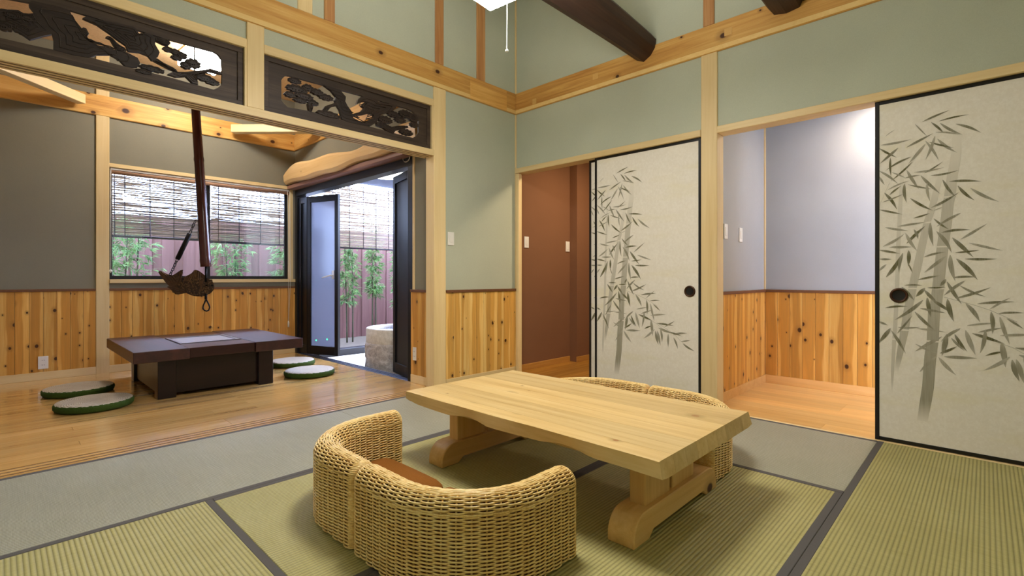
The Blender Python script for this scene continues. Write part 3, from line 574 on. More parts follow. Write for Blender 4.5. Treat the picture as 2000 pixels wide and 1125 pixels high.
def painting_data():
    V, F, C = [], [], []; eps = [0.0]
    def strip(L, R, A, d):
        o = len(V)
        for (a, b, al) in zip(L, R, A):
            V.append((-d, -a[0], a[1])); V.append((-d, -b[0], b[1])); C.append(al); C.append(al)
        for i in range(len(L) - 1): F.append((o + 2 * i, o + 2 * i + 1, o + 2 * i + 3, o + 2 * i + 2))
    for k, (al, pts) in enumerate(reversed(STALKS)):
        d = 0.0003 + 0.0002 * k; L, R, A = [], [], []
        for i in range(len(pts) - 1):
            for t in np.linspace(0, 1, 5)[:(5 if i == len(pts) - 2 else 4)]:
                u = pts[i][0] * (1 - t) + pts[i + 1][0] * t; z = pts[i][1] * (1 - t) + pts[i + 1][1] * t; w = pts[i][2] * (1 - t) + pts[i + 1][2] * t
                g = (i + t) / (len(pts) - 1); fade = min(1, g * 4.5 + 0.10) * min(1, (1 - g) * 12 + 0.1)
                q = 0.30 + 0.55 * g
                L.append((u - w / 2, z)); R.append((u + w / 2, z)); A.append(al * fade * q * 1.15)
        strip(L, R, A, d)
        for i in (3, 6, 8, 11):                       # pale node rings
            if i < len(pts):
                u, z, w = pts[i]; strip([(u - w * .56, z - .004), (u - w * .56, z + .004)], [(u + w * .56, z - .004), (u + w * .56, z + .004)], [0.05, 0.05], d + 0.0001)
    for pl in TWIGS:
        L, R, A = [], [], []
        for (u, z) in pl: L.append((u, z - .0012)); R.append((u, z + .0012)); A.append(0.55)
        strip(L, R, A, 0.0010)
    r = random.Random(5)
    for i, (u0, z0, u1, z1, w) in enumerate(LEAVES):
        dx, dz = u1 - u0, z1 - z0; ln = math.hypot(dx, dz); nx, nz = -dz / ln, dx / ln
        bow = r.uniform(-0.05, 0.05) * ln; base = r.uniform(0.62, 1.0) * (0.55 if w < 0.0055 else 1.0)
        L, R, A = [], [], []
        for t in np.linspace(0, 1, 9):
            hw = 0.62 * w * (math.sin(math.pi * min(1, t * 1.02 + 0.02)) ** 0.75) * (1 - 0.35 * t)
            c = bow * math.sin(math.pi * t)
            px, pz = u0 + dx * t + nx * c, z0 + dz * t + nz * c
            L.append((px - nx * hw, pz - nz * hw)); R.append((px + nx * hw, pz + nz * hw)); A.append(base * (0.70 + 0.30 * math.sin(math.pi * t)))
        strip(L, R, A, 0.0012 + 2e-6 * i)
    return V, F, C
PV, PF, PC = painting_data()
def sliding_door(n, xf, yl, yr, label, hx, handle_only=False):
    """yl > yr: edges as seen from the room; xf = front face."""
    d = empty('door_%d' % n, (xf, (yl + yr) / 2, 0.002)); tag(d, label, 'sliding door', kind='structure')
    z0, z1, fw, th = 0.003, ZK0 + 0.004, 0.021, 0.026
    box('stile', xf, xf + th, yl - fw, yl, z0, z1, M['lacquer'], d); box('stile', xf, xf + th, yr, yr + fw, z0, z1, M['lacquer'], d)
    box('rail', xf, xf + th, yr + fw, yl - fw, z0, z0 + fw, M['lacquer'], d); box('rail', xf, xf + th, yr + fw, yl - fw, z1 - fw - 0.004, z1, M['lacquer'], d)
    p = box('paper_panel', xf + 0.004, xf + th - 0.004, yr + fw, yl - fw, z0 + fw, z1 - fw - 0.004, M['paper'], d, 0.0)
    lim = (yl - yr) - fw
    V = [(x, min(max(y, -lim), -fw), z) for x, y, z in PV]
    me = bpy.data.meshes.new('bamboo_painting'); me.from_pydata(V, [], PF); me.update(); me.materials.append(M['ink'])
    ca = me.color_attributes.new('ink', 'FLOAT_COLOR', 'POINT')
    ca.data.foreach_set('color', [x for c in PC for x in (c, c, c, 1.0)])
    o = bpy.data.objects.new('bamboo_painting', me); o.location = (xf + 0.0039, yl, 0.0); link(o, p)
    tag(o, 'olive ink bamboo painting')
    if hx is not None:
        h = MB(); h.add(lathe_data([(0.029, -0.002), (0.031, 0.006), (0.037, 0.009), (0.043, 0.006), (0.0435, -0.003)], 28))
        hh = h.build('pull_ring', M['bronze'], d, (xf + 0.004, hx, 0.867), True, (0, -math.pi / 2, 0))
        mesh('pull_cup', *lathe_data([(0.0305, 0.0015), (0.028, 0.0008), (0.0, 0.0012)], 28), M['lacquer'], hh, (xf + 0.004, hx, 0.867), True)
    return d
M['bronze'] = plain('dark_bronze', (74, 48, 32), 0.35, 0.5, 0.6)
sliding_door(1, 3.652, 2.492, 1.541, 'cream sliding door with olive bamboo painting, in front of the passage', 1.629)
sliding_door(2, 3.692, 2.580, 1.640, 'cream sliding door mostly hidden behind the one by the passage', None)
sliding_door(3, 3.652, 0.482, Y0 + 0.035, 'cream sliding door with large bamboo painting, at the side of the alcove', 0.369)

# ------------------------------------------------------------------ carved transoms
def scallop(cx, cz, rx, rz, lobes, seed):
    r = random.Random(seed); pts = []
    n = lobes * 6
    for i in range(n):
        a = 2 * math.pi * i / n; k = 0.80 + 0.20 * abs(math.sin(a * lobes / 2.0)) + (-0.16 if -2.6 < (a - math.pi * 1.5) < 0.0 and False else 0)
        pts.append((cx + rx * k * math.cos(a), cz + rz * k * math.sin(a) * (1.0 if math.sin(a) > 0 else 0.72)))
    return pts
def carved_transom(data, x0, x1, label):
    z0, z1, yf = ZK1, 2.450, YA + 0.022
    t = empty('carved_transom', ((x0 + x1) / 2, YA + 0.04, z0)); tag(t, label, 'transom')
    fw = 0.034
    box('top_rail', x0, x1, yf, yf + 0.035, z1 - fw, z1, M['ranma'], t); box('bottom_rail', x0, x1, yf, yf + 0.035, z0, z0 + fw, M['ranma'], t)
    box('stile', x0, x0 + fw, yf, yf + 0.035, z0 + fw, z1 - fw, M['ranma'], t); box('stile', x1 - fw, x1, yf, yf + 0.035, z0 + fw, z1 - fw, M['ranma'], t)
    yb = yf + 0.010
    op = [(max(x0 + fw + 0.01, a), b) for a, b in data['opening']]
    plate('carved_panel', [(x0 + fw, z0 + fw), (x1 - fw, z0 + fw), (x1 - fw, z1 - fw), (x0 + fw, z1 - fw)], [op], 'xz', yb, yb + 0.020, M['ranma'], t)
    names = data['names']
    for i, s in enumerate(data['solids']):
        s = [(max(x0 + fw, a), min(max(b, z0 + fw + .004), z1 - fw - .004)) for a, b in s]
        q = plate(names[i], s, [], 'xz', yb - 0.003 - 0.001 * i, yb + 0.022, M['ranma_dark'], t)
        # carved grooves: ridges following the outline
        g = MB(); cx = sum(a for a, _ in s) / len(s); cz = sum(b for _, b in s) / len(s)
        for f in (0.80, 0.58, 0.36, 0.16):
            path = [(cx + (a - cx) * f, yb - 0.003 - 0.001 * i, cz + (b - cz) * f) for a, b in s]
            g.tube(path, 0.0034, 5, True)
        g.build('carved_ridges', M['ranma_dark'], q, smooth=True)
    for i, (cx, cz, rx, rz) in enumerate(data['clumps']):
        cx = max(x0 + fw + rx * 0.5, cx)
        lobes = max(5, int(round((rx + rz) * 95))); lobes = min(lobes, 11)
        rx, rz = rx * 0.80, rz * 0.80
        sc = [(min(max(a, x0 + fw), x1 - fw), min(max(b, z0 + fw + .002), z1 - fw - .002)) for a, b in scallop(cx, cz, rx * 1.1, rz * 1.1, lobes, i)]
        holes = []
        r = random.Random(i * 3 + 1)
        for k in range(4 if rx > 0.045 else 3):
            hx_, hz_ = cx + rx * (-0.45 + 0.30 * k), cz - rz * (0.18 + 0.08 * (k % 2)); hr = min(0.006, rz * 0.13)
            holes.append([(hx_ + hr * math.cos(a) * 1.2, hz_ + hr * math.sin(a)) for a in np.linspace(0, 2 * math.pi, 7)[:-1]])
        q = plate('pine_foliage', sc, holes, 'xz', yb - 0.006 - 0.0009 * (i % 7), yb + 0.018 + 0.0007 * (i % 5), M['ranma_dark'], t)
        g = MB()
        for f in (0.86, 0.62):
            top = [(a, b) for a, b in sc if b >= cz - rz * 0.05]
            path = [(cx + (a - cx) * f, yb - 0.006 - 0.0009 * (i % 7), cz + (b - cz) * f) for a, b in top]
            if len(path) > 2: g.tube(path, 0.0026, 5)
        g.build('carved_ridges', M['ranma_dark'], q, smooth=True)
    return t
CARVE_R['names'] = ['pine_trunk', 'carved_bird', 'pine_branch', 'pine_branch', 'pine_branch']
CARVE_L['names'] = ['pine_trunk', 'pine_bough', 'carved_wing', 'carved_neck', 'carved_leg', 'carved_tail', 'pine_branch']
carved_transom(CARVE_R, 1.222, 2.585, 'dark openwork transom with pines and a bird, right of the short post')
box('end_stile', 2.585, 2.607, YA, YA + 0.06, ZK1, 2.450, M['pineZ'], bpy.data.objects['trim_3'], 0.002)
carved_transom(CARVE_L, X0 + 0.045, 1.100, 'dark openwork transom with a big trunk and crane, left of the short post')
box('end_stile', 1.100, 1.114, YA, YA + 0.06, ZK1, 2.450, M['pineZ'], bpy.data.objects['trim_4'], 0.002)

# ------------------------------------------------------------------ window of the hearth room
win = empty('window_1', (1.72, YF, 0.95)); tag(win, 'wide two-pane sliding window over the wainscot of the hearth room', 'window', kind='structure')
wx0, wx1, wz0, wz1 = 0.797, 2.655, 0.955, 2.105
box('head_trim', wx0, XD, YF - 0.012, YF + 0.09, wz1, wz1 + 0.040, M['pineX'], win, 0.003)
box('window_sill', wx0, XD - 0.002, YF - 0.030, YF + 0.09, wz0 - 0.040, wz0, M['pineX'], win, 0.003)
box('jamb', 2.615, wx1, YF - 0.012, YF + 0.09, wz0, wz1, M['pineZ'], win, 0.003)
for i, (a, b, y) in enumerate(((wx0, 1.722, YF + 0.045), (1.676, 2.615, YF + 0.062))):
    s = empty('sash', (a, y, wz0), win)
    box('stile', a, a + 0.03, y, y + 0.022, wz0, wz1, M['black_metal'], s); box('stile', b - 0.042, b, y, y + 0.022, wz0, wz1, M['black_metal'], s)
    box('rail', a + 0.03, b - 0.042, y, y + 0.022, wz0, wz0 + 0.036, M['black_metal'], s); box('rail', a + 0.03, b - 0.042, y, y + 0.022, wz1 - 0.03, wz1, M['black_metal'], s)
    box('pane', a + 0.03, b - 0.042, y + 0.009, y + 0.013, wz0 + 0.036, wz1 - 0.03, M['glass'], s, 0)
M['blind_rail'] = plain('tan_blind_fabric', (176, 138, 112), 0.7, vary=0.08)
M['cordwhite'] = plain('white_cord', (226, 222, 212), 0.6)
M['wicker'] = None
hb = empty('raised_blind', (1.7, YF, 2.03)); tag(hb, 'rolled-up tan blind with white pull cords along the window head', 'blind')
box('headrail', wx0 + 0.01, 2.612, YF + 0.002, YF + 0.034, wz1 - 0.022, wz1 - 0.002, M['plastic'], hb)
mesh('rolled_fabric', *tube_data([(wx0 + 0.012, YF + 0.018, wz1 - 0.045), (2.61, YF + 0.018, wz1 - 0.045)], 0.021, 12), M['blind_rail'], hb, smooth=True)
c = MB()
c.tube([(2.585, YF - 0.006, wz1 - 0.02), (2.585, YF - 0.036, 0.95), (2.583, YF - 0.036, 0.42)], 0.0022, 6)
c.tube([(2.61, YF - 0.006, wz1 - 0.02), (2.61, YF - 0.036, 0.95), (2.587, YF - 0.036, 0.42)], 0.0022, 6)
c.build('pull_cord', M['cordwhite'], hb, smooth=True)
mesh('cord_weight', *lathe_data([(0.0, 0.0), (0.010, 0.004), (0.011, 0.06), (0.005, 0.085), (0.0, 0.086)], 12), M['plastic'], hb, (2.585, YF - 0.036, 0.335), True)
c = MB(); c.tube([(wx0 + 0.012, YF - 0.004, wz1 - 0.02), (wx0 + 0.012, YF - 0.004, 1.02)], 0.0035, 6); c.build('bead_chain', M['cordwhite'], hb, smooth=True)
mesh('cord_weight', *lathe_data([(0.0, 0.0), (0.012, 0.004), (0.013, 0.02), (0.0, 0.028)], 12), M['plastic'], hb, (wx0 + 0.012, YF - 0.004, 1.03), True)

# ------------------------------------------------------------------ folding glass doors, live-edge slab
dr = empty('door_4', (XD + 0.05, 5.1, 0)); tag(dr, 'black framed folding glass doors standing open to the bath terrace', 'glass door', kind='structure')
K = M['black_metal']
box('head_frame', XD - 0.005, XD + 0.115, 3.85, YF - 0.02, 2.02, 2.10, K, dr, 0.003)
box('jamb', XD - 0.005, XD + 0.115, 3.85, 3.925, 0.0, 2.02, K, dr, 0.003)
box('jamb', XD - 0.005, XD + 0.115, 6.40, YF - 0.02, 0.0, 2.02, K, dr, 0.003)
M['bright_metal'] = plain('satin_lever', (226, 226, 230), 0.35, 0.5, 0.2)
M['track'] = plain('anodised_track', (120, 128, 150), 0.3, 0.5, 0.8)
for i in range(3): box('track_rail', XD + 0.0 + 0.038 * i, XD + 0.018 + 0.038 * i, 3.925, 6.40, -0.012, 0.004, M['track'], dr, 0.001)
box('track_bed', XD - 0.006, XD + 0.12, 3.85, YF - 0.02, -0.03, -0.008, K, dr, 0.001)
def frosted():
    m = NT('frosted_glass'); c = (0.35, 0.36, 0.41, 1)
    a = m.n('BsdfTranslucent', {'Color': c}); b = m.n('BsdfTransparent', {'Color': c}); g = m.n('BsdfGlossy', {'Color': (1, 1, 1, 1), 'Roughness': 0.12})
    m1 = m.n('MixShader', {0: 0.35}); m2 = m.n('MixShader', {0: m.math('ADD', m.math('MULTIPLY', m.n('Fresnel', {'IOR': 1.45}).outputs[0], 0.8), 0.03)})
    m.t.links.new(a.outputs[0], m1.inputs[1]); m.t.links.new(b.outputs[0], m1.inputs[2]); m.t.links.new(m1.outputs[0], m2.inputs[1]); m.t.links.new(g.outputs[0], m2.inputs[2])
    m.t.links.new(m2.outputs[0], m.out.inputs[0]); return m.m
M['door_glass'] = frosted()
M['green_glow'] = emitter('green_dot_glow', (70, 255, 150), 3.0)  # two small glowing green dots set on the pane
def leaf(x0, y0, x1, y1, infill, handle, z0=0.012, z1=1.995, sw=0.055):
    L = math.hypot(x1 - x0, y1 - y0); a = math.atan2(y1 - y0, x1 - x0)
    e = bpy.data.objects.new('folding_leaf', None); e.location = (x0, y0, 0); e.rotation_euler = (0, 0, a); link(e, dr); LOCAL.add(e.name)
    e.location = Vector((x0, y0, 0)) - wpos(dr)
    box('stile', 0, sw, -0.02, 0.02, z0, z1, K, e); box('stile', L - sw, L, -0.02, 0.02, z0, z1, K, e)
    box('rail', sw, L - sw, -0.02, 0.02, z0, z0 + 0.105, K, e); box('rail', sw, L - sw, -0.02, 0.02, z1 - 0.075, z1, K, e)
    box('pane', sw, L - sw, -0.004, 0.004, z0 + 0.105, z1 - 0.075, infill, e, 0)
    if handle:
        h = MB(); h.tube([(L - 0.075, -0.02, 1.0), (L - 0.075, -0.06, 1.0), (L - 0.09, -0.064, 0.998), (L - 0.21, -0.064, 0.97)], 0.009, 8)
        h.box(L - 0.092, L - 0.058, -0.026, -0.018, 0.955, 1.06)
        h.build('lever_handle', M['bright_metal'], e, smooth=False)
        for q, zz in ((0.135, 0.186), (0.315, 0.206)):
            mesh('green_dot', *lathe_data([(0.0, 0.005), (0.009, 0.003), (0.011, -0.001)], 12), M['green_glow'], e, (q, -0.0045, zz), True, (math.pi / 2, 0, 0))
    return e
leaf(2.735, 6.20, 2.905, 5.725, M['door_glass'], True)
leaf(2.715, 6.398, 2.735, 6.205, K, False)
leaf(2.715, 3.93, 2.815, 4.36, K, False)
box('edge_pull', 2.727, 2.735, 6.275, 6.292, 1.02, 1.13, M['track'], dr)

def slab():
    n = 44; ys = np.linspace(YF - 0.02, YA + 0.14, n); V, F = [], []
    r = random.Random(11)
    for i, y in enumerate(ys):
        t = (ys[0] - y)
        zt = 2.335 + 0.035 * math.sin(t * 2.6 + 0.4) + 0.018 * math.sin(t * 6.1) - 0.05 * math.exp(-t * 7)
        zb = 2.150 + 0.012 * math.sin(t * 3.3 + 1.0) + 0.008 * math.sin(t * 8.0)
        xf = XD - 0.165 + 0.012 * math.sin(t * 3.0 + 2)
        ring = [(XD + 0.002, y, zt - 0.004), (xf + 0.022, y, zt), (xf, y, zt - 0.030), (xf + 0.002, y, (zt + zb) / 2), (xf + 0.006, y, zb + 0.030), (xf + 0.030, y, zb), (XD + 0.002, y, zb + 0.002)]
        V += ring
    m = 7
    for i in range(n - 1):
        for k in range(m): F.append((i * m + k, (i + 1) * m + k, (i + 1) * m + (k + 1) % m, i * m + (k + 1) % m))
    F += [tuple(range(m)), tuple((n - 1) * m + k for k in range(m))[::-1]]
    o = mesh('live_edge_slab', V, F, M['slab'], smooth=False)
    return tag(o, 'wavy live-edge timber slab mounted over the folding glass doors', 'timber slab')
slab()
trim(12, XD - 0.10, XD, 3.87, YF - 0.004, 2.103, 2.150, mat='mauve_wood', label='reddish lintel board between the slab and the black door head')
trim(13, XD - 0.006, XD + 0.05, 3.815, 3.850, 0.0, 2.12, mat='pineZ', label='narrow pale casing beside the folded black door leaf')
c = MB()
for k in range(3):
    c.tube([(XD - 0.02 + 0.012 * k, 3.93 + 0.055 * math.cos(a) + 0.012 * k, 2.125 - 0.03 + 0.035 * math.sin(a)) for a in np.linspace(0, 2 * math.pi, 16)[:-1]], 0.0018, 5, True)
tag(c.build('wire_coil', M['cordwhite'], smooth=True), 'small loose loop of pale wire above the folded door leaf', 'wire')

# ------------------------------------------------------------------ terrace, fence, blinds, bamboo, stone tub
st_box('ground', -2.0, 7.0, YF + 0.1, 9.5, -0.30, -0.06, plain('soil', (84, 74, 62), 0.9, vary=0.3), bev=0, label='dark planting strip in front of the brown fence', cat='ground')
deckf = st_box('floor.004', XD + 0.12, 6.2, 3.6, 6.55, -0.25, -0.075, M['subfloor'], bev=0, label='pale deck of the bath terrace outside the folding doors', cat='deck')
plank_floor(deckf, XD + 0.125, 6.2, 3.62, 6.08, -0.05, 0.14, M['deck'], 'x', 2.0, 0.024)
tag(box('planter_kerb', 2.83, 6.2, 6.10, 6.24, -0.06, 0.035, plain('black_stone', (40, 40, 46), 0.35, 0.5, vary=0.2), None, 0.004), 'low black stone kerb in front of the bamboo', 'kerb')
fence = empty('board_fence', (2.5, 7.95, -0.06)); tag(fence, 'brown stained board fence behind the bamboo', 'fence')
for i in range(62):
    x = -1.4 + i * 0.122
    box('board', x, x + 0.130, 7.93 + 0.019 * (i % 2), 7.948 + 0.019 * (i % 2), -0.06, 1.78, M['brown_fence'], fence, 0.002)
for z in (0.25, 1.5): box('rail', -1.4, 6.17, 7.968, 8.01, z, z + 0.07, M['brown_fence'], fence)
side = empty('board_fence', (6.3, 5.6, -0.06)); tag(side, 'brown board fence closing the far side of the bath terrace', 'fence')
for i in range(35):
    y = 3.62 + i * 0.122
    box('board', 6.22 + 0.019 * (i % 2), 6.238 + 0.019 * (i % 2), y, y + 0.130, -0.06, 1.78, M['brown_fence'], side, 0.002)
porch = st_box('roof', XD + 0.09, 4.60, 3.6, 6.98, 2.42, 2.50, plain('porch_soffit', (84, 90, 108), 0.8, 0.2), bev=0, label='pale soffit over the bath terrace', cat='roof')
st_box('roof.001', -1.0, XD + 0.09, YF + 0.09, 6.98, 2.42, 2.50, plain('eave_soffit', (200, 196, 190), 0.8, 0.2), bev=0, label='eave above the wide window', cat='roof')
pl = empty('porch_light', (3.72, 5.95, 2.38)); tag(pl, 'bright round ceiling light on the terrace soffit', 'ceiling light')
mesh('light_base', *lathe_data([(0.0, 0.042), (0.25, 0.042), (0.25, 0.02), (0.0, 0.02)], 32), M['plastic'], pl, (3.72, 5.95, 2.378), True)
mesh('diffuser', *lathe_data([(0.245, 0.022), (0.24, 0.0), (0.2, -0.018), (0.1, -0.03), (0.0, -0.033)], 32), emitter('porch_diffuser', (255, 252, 250), LAMP_PORCH), pl, (3.72, 5.95, 2.378), True)

def reed_mat():
    m = NT('dry_reed'); co = m.obj(); n = m.noise(m.scale(co, (2.0, 30.0, 160.0)), 1.0, 3.0, 0.6)
    col = m.mix(n, lin((184, 166, 146)), lin((228, 212, 190)))
    d = m.n('BsdfDiffuse', {'Color': col}); t = m.n('BsdfTranslucent', {'Color': col}); mx = m.n('MixShader', {0: 0.24})
    m.t.links.new(d.outputs[0], mx.inputs[1]); m.t.links.new(t.outputs[0], mx.inputs[2]); m.t.links.new(mx.outputs[0], m.out.inputs[0]); return m.m
M['reed'] = reed_mat(); M['twine'] = plain('dark_twine', (44, 40, 44), 0.8); M['dark_reed'] = plain('weathered_reed', (138, 122, 112), 0.7, vary=0.2, vscale=12)
def reed_blind(x0, x1, y, zb, zt, label, seed, cords):
    r = random.Random(seed); b = empty('reed_blind', ((x0 + x1) / 2, y, zb)); tag(b, label, 'reed blind')
    mb = MB(); z = zb + 0.012
    while z < zt:
        a, e = x0 + r.uniform(-0.01, 0.02), x1 - r.uniform(-0.01, 0.02); rr = r.uniform(0.0030, 0.0042); sag = r.uniform(-0.006, 0.006)
        path = [(a + (e - a) * t, y + r.uniform(-0.001, 0.001), z + sag * math.sin(math.pi * t) + r.uniform(-0.0025, 0.0025)) for t in np.linspace(0, 1, 7)]
        mb.tube(path, rr, 4)
        z += r.choice((0.0070, 0.0076, 0.0082, 0.0082, 0.0105))
    tag(mb.build('reeds', M['reed'], b), kind='stuff')
    dk = MB(); z = zb + 0.02
    while z < zt:
        sag = r.uniform(-0.008, 0.008); dz = r.uniform(-0.006, 0.006)
        path = [(x0 + (x1 - x0) * t, y - 0.006, z + dz * t + sag * math.sin(math.pi * t) + r.uniform(-0.002, 0.002)) for t in np.linspace(0, 1, 9)]
        dk.tube(path, r.uniform(0.0030, 0.0052), 5)
        z += r.choice((0.014, 0.022, 0.030, 0.036)) * (0.55 if z < zb + 0.3 else 1.0)
    tag(dk.build('dark_reeds', M['dark_reed'], b), kind='stuff')
    for cx in cords: mesh('binding_cord', *tube_data([(cx, y - 0.005, zt), (cx + r.uniform(-.004, .004), y - 0.005, (zb + zt) / 2), (cx, y - 0.012, zb)], 0.0048, 5), M['twine'], b)
    mesh('bottom_rod', *tube_data([(x0, y, zb), (x1, y, zb)], 0.013, 8), M['twine'], b, smooth=True)
reed_blind(0.70, 1.80, 6.95, 1.432, 2.42, 'reed blind hanging outside the left window pane', 1, (0.83, 0.90, 0.99, 1.22, 1.45, 1.70))
reed_blind(1.83, 3.02, 6.95, 1.418, 2.42, 'reed blind hanging outside the right window pane', 2, (1.92, 2.16, 2.42, 2.66, 2.74, 2.95))
reed_blind(3.30, 4.95, 7.00, 1.425, 2.385, 'reed blind with a dark bottom rod above the terrace bamboo', 3, (3.45, 3.72, 3.95, 4.17, 4.40, 4.70))

def leaf_mat(name, a, b):
    m = NT(name); n = m.noise(m.obj(5.0), 14.0, 2.0, 0.5); col = m.mix(m.smooth(n, 0.35, 0.65), lin(a), lin(b))
    p = m.n('BsdfPrincipled', {'Base Color': col, 'Roughness': 0.45}); t = m.n('BsdfTranslucent', {'Color': col}); mx = m.n('MixShader', {0: 0.4})
    m.t.links.new(p.outputs[0], mx.inputs[1]); m.t.links.new(t.outputs[0], mx.inputs[2]); m.t.links.new(mx.outputs[0], m.out.inputs[0]); return m.m
M['bleaf'] = leaf_mat('bamboo_leaf', (74, 112, 62), (140, 176, 110)); M['culm'] = plain('bamboo_culm', (58, 62, 40), 0.4, vary=0.2, vscale=8)
def bamboo(x, y, h, seed, label, ncul=1, leaves=260, zlo=0.35, spread=0.28, lean=(0, 0)):
    r = random.Random(seed); b = empty('bamboo_plant', (x, y, -0.06)); tag(b, label, 'bamboo', 'garden bamboo')
    lf = MB()
    for k in range(ncul):
        ax, ay = (k - (ncul - 1) / 2) * 0.10 + r.uniform(-0.02, 0.02), r.uniform(-0.05, 0.05); lx, ly = lean[0] + r.uniform(-0.05, 0.05), lean[1] + r.uniform(-0.04, 0.04)
        pts, rad = [], []
        for t in np.linspace(0, 1, 12):
            pts.append((x + ax + lx * t * t, y + ay + ly * t, -0.06 + h * t)); rad.append(0.012 * (1 - 0.7 * t) + 0.001)
        cm = MB(); cm.tube(pts, rad, 7)
        for p, q in zip(pts[1:-1], rad[1:-1]): cm.tube([(p[0], p[1], p[2] - 0.005), (p[0], p[1], p[2] + 0.005)], q * 1.3, 7)
        cm.build('culm', M['culm'], b, smooth=True)
        for i in range(leaves // ncul // 6):
            t = r.uniform(zlo, 1.0); j = min(10, int(t * 11)); p = Vector(pts[j]).lerp(Vector(pts[j + 1]), t * 11 - j)
            a = r.uniform(0, 2 * math.pi); rl = r.uniform(0.3, 1.0) * spread
            tip = p + Vector((math.cos(a) * rl, math.sin(a) * rl * 0.55, r.uniform(-0.02, 0.14)))
            lf.tube([p, (p + tip) / 2 + Vector((0, 0, 0.02)), tip], [0.0022, 0.0016, 0.001], 3)
            for _ in range(6):
                q = p.lerp(tip, r.uniform(0.55, 1.05)); d = Vector((math.cos(a) + r.uniform(-1, 1), (math.sin(a) + r.uniform(-1, 1)) * 0.7, r.uniform(-0.9, 0.25))).normalized()
                ln = r.uniform(0.07, 0.13); s = d.cross(Vector((r.uniform(-.4, .4), r.uniform(-.4, .4), 1))).normalized() * 0.0085
                o = len(lf.V); m2 = q + d * ln * 0.4 + Vector((0, 0, 0.004))
                lf.V += [tuple(q), tuple(m2 + s), tuple(q + d * ln + Vector((0, 0, -0.012))), tuple(m2 - s)]; lf.F += [(o, o + 1, o + 2), (o, o + 2, o + 3)]
    tag(lf.build('foliage', M['bleaf'], b), kind='stuff')
bamboo(1.06, 7.45, 1.75, 21, 'bamboo seen low in the left window pane', 3, 1100, 0.40, 0.24)
bamboo(2.22, 7.45, 1.55, 22, 'bamboo in the middle of the window beside the hook pole', 2, 560, 0.5, 0.21)
bamboo(2.92, 7.4, 1.6, 23, 'bamboo at the right end of the window', 2, 620, 0.5, 0.21)
bamboo(3.91, 7.36, 1.75, 41, 'bamboo clump on the terrace nearest the frosted glass leaf', 2, 900, 0.34, 0.13)
bamboo(4.36, 7.40, 1.85, 42, 'bamboo clump on the terrace directly behind the stone tub', 2, 1000, 0.36, 0.12)
bamboo(4.90, 7.36, 1.8, 43, 'bamboo clump on the terrace nearest the folded black leaf', 2, 1100, 0.30, 0.13)

def stone(name, a, b, bump):
    m = NT(name); co = m.obj(); n1 = m.noise(co, 22.0, 5.0, 0.7); n2 = m.noise(co, 160.0, 3.0, 0.7)
    col = m.mix(m.smooth(m.math('ADD', m.math('MULTIPLY', n1, .6), m.math('MULTIPLY', n2, .4)), 0.35, 0.65), lin(a), lin(b))
    return m.bsdf(col, 0.85, 0.25, 0.0, m.bump(m.math('ADD', n1, m.math('MULTIPLY', n2, 0.4)), bump, 0.02))
M['granite'] = stone('hewn_granite', (160, 152, 152), (218, 212, 210), 0.6); M['granite_smooth'] = stone('dressed_granite', (196, 188, 178), (226, 220, 212), 0.15)
tub = empty('stone_tub', (3.20, 4.76, -0.05)); tag(tub, 'round hewn granite bath tub full of water on the terrace', 'stone tub')
tr = random.Random(4)
def chisel(i, k, r, z): return tr.uniform(-0.010, 0.008) if z < 0.30 else 0.0
prof = [(0.40, 0.0)] + [(0.425, 0.02 + 0.02 * i) for i in range(15)] + [(0.415, 0.315)]
mesh('hewn_wall', *lathe_data(prof, 90, chisel), M['granite'], tub, (3.20, 4.76, -0.05), True)
mesh('dressed_rim', *lathe_data([(0.415, 0.312), (0.418, 0.32), (0.418, 0.458), (0.410, 0.468), (0.325, 0.468), (0.315, 0.455), (0.312, 0.20), (0.0, 0.19)], 64), M['granite_smooth'], tub, (3.20, 4.76, -0.05), True)
mesh('water', *lathe_data([(0.0, 0.440), (0.3135, 0.440)], 48), plain('tub_water', (70, 84, 104), 0.04, 0.6), tub, (3.20, 4.76, -0.05), True)

# ------------------------------------------------------------------ lamps
def square_lamp(cx, cy, zb, rot, strength, label, side, zceil, cord_len):
    L = empty('pendant_lamp', (cx, cy, zb)); L.rotation_euler = (0, 0, rot); LOCAL.add(L.name); tag(L, label, 'pendant lamp')
    h = side / 2; em = emitter('lamp_diffuser', (255, 252, 247), strength)
    prism('diffuser', [(-h + 0.01, 0.0), (h - 0.01, 0.0), (h, 0.012), (h, 0.11), (-h, 0.11), (-h, 0.012)], 'xz', -h, h, em, L)
    fr = MB(); w = 0.022
    for q in ((-h - w, h + w, -h - w, -h), (-h - w, h + w, h, h + w), (-h - w, -h, -h, h), (h, h + w, -h, h)): fr.box(*q, 0.095, 0.12)
    fr.box(-0.012, 0.012, -h, h, 0.112, 0.135); fr.box(-h, -0.012, -0.012, 0.012, 0.112, 0.135); fr.box(0.012, h, -0.012, 0.012, 0.112, 0.135); fr.build('top_frame', M['pineX'], L)
    mesh('ceiling_cord', *tube_data([(0, 0, 0.135), (0, 0, zceil - zb)], 0.005, 8), M['cordwhite'], L)
    if cord_len:
        mesh('pull_cord', *tube_data([(0.03, -0.03, 0.0), (0.03, -0.03, -cord_len * 0.6), (0.026, -0.032, -cord_len)], 0.0022, 6), M['cordwhite'], L)
        p = mesh('pull_bead', *lathe_data([(0.0, 0.008), (0.006, 0.005), (0.0075, 0.0), (0.006, -0.006), (0.0, -0.008)], 12), M['plastic'], L, (0.026, -0.032, -cord_len), True)
        mesh('wood_toggle', *tube_data([(0, 0, -0.006), (0.006, -0.004, -0.032)], 0.0055, 8), M['pineZ'], p)
    return L
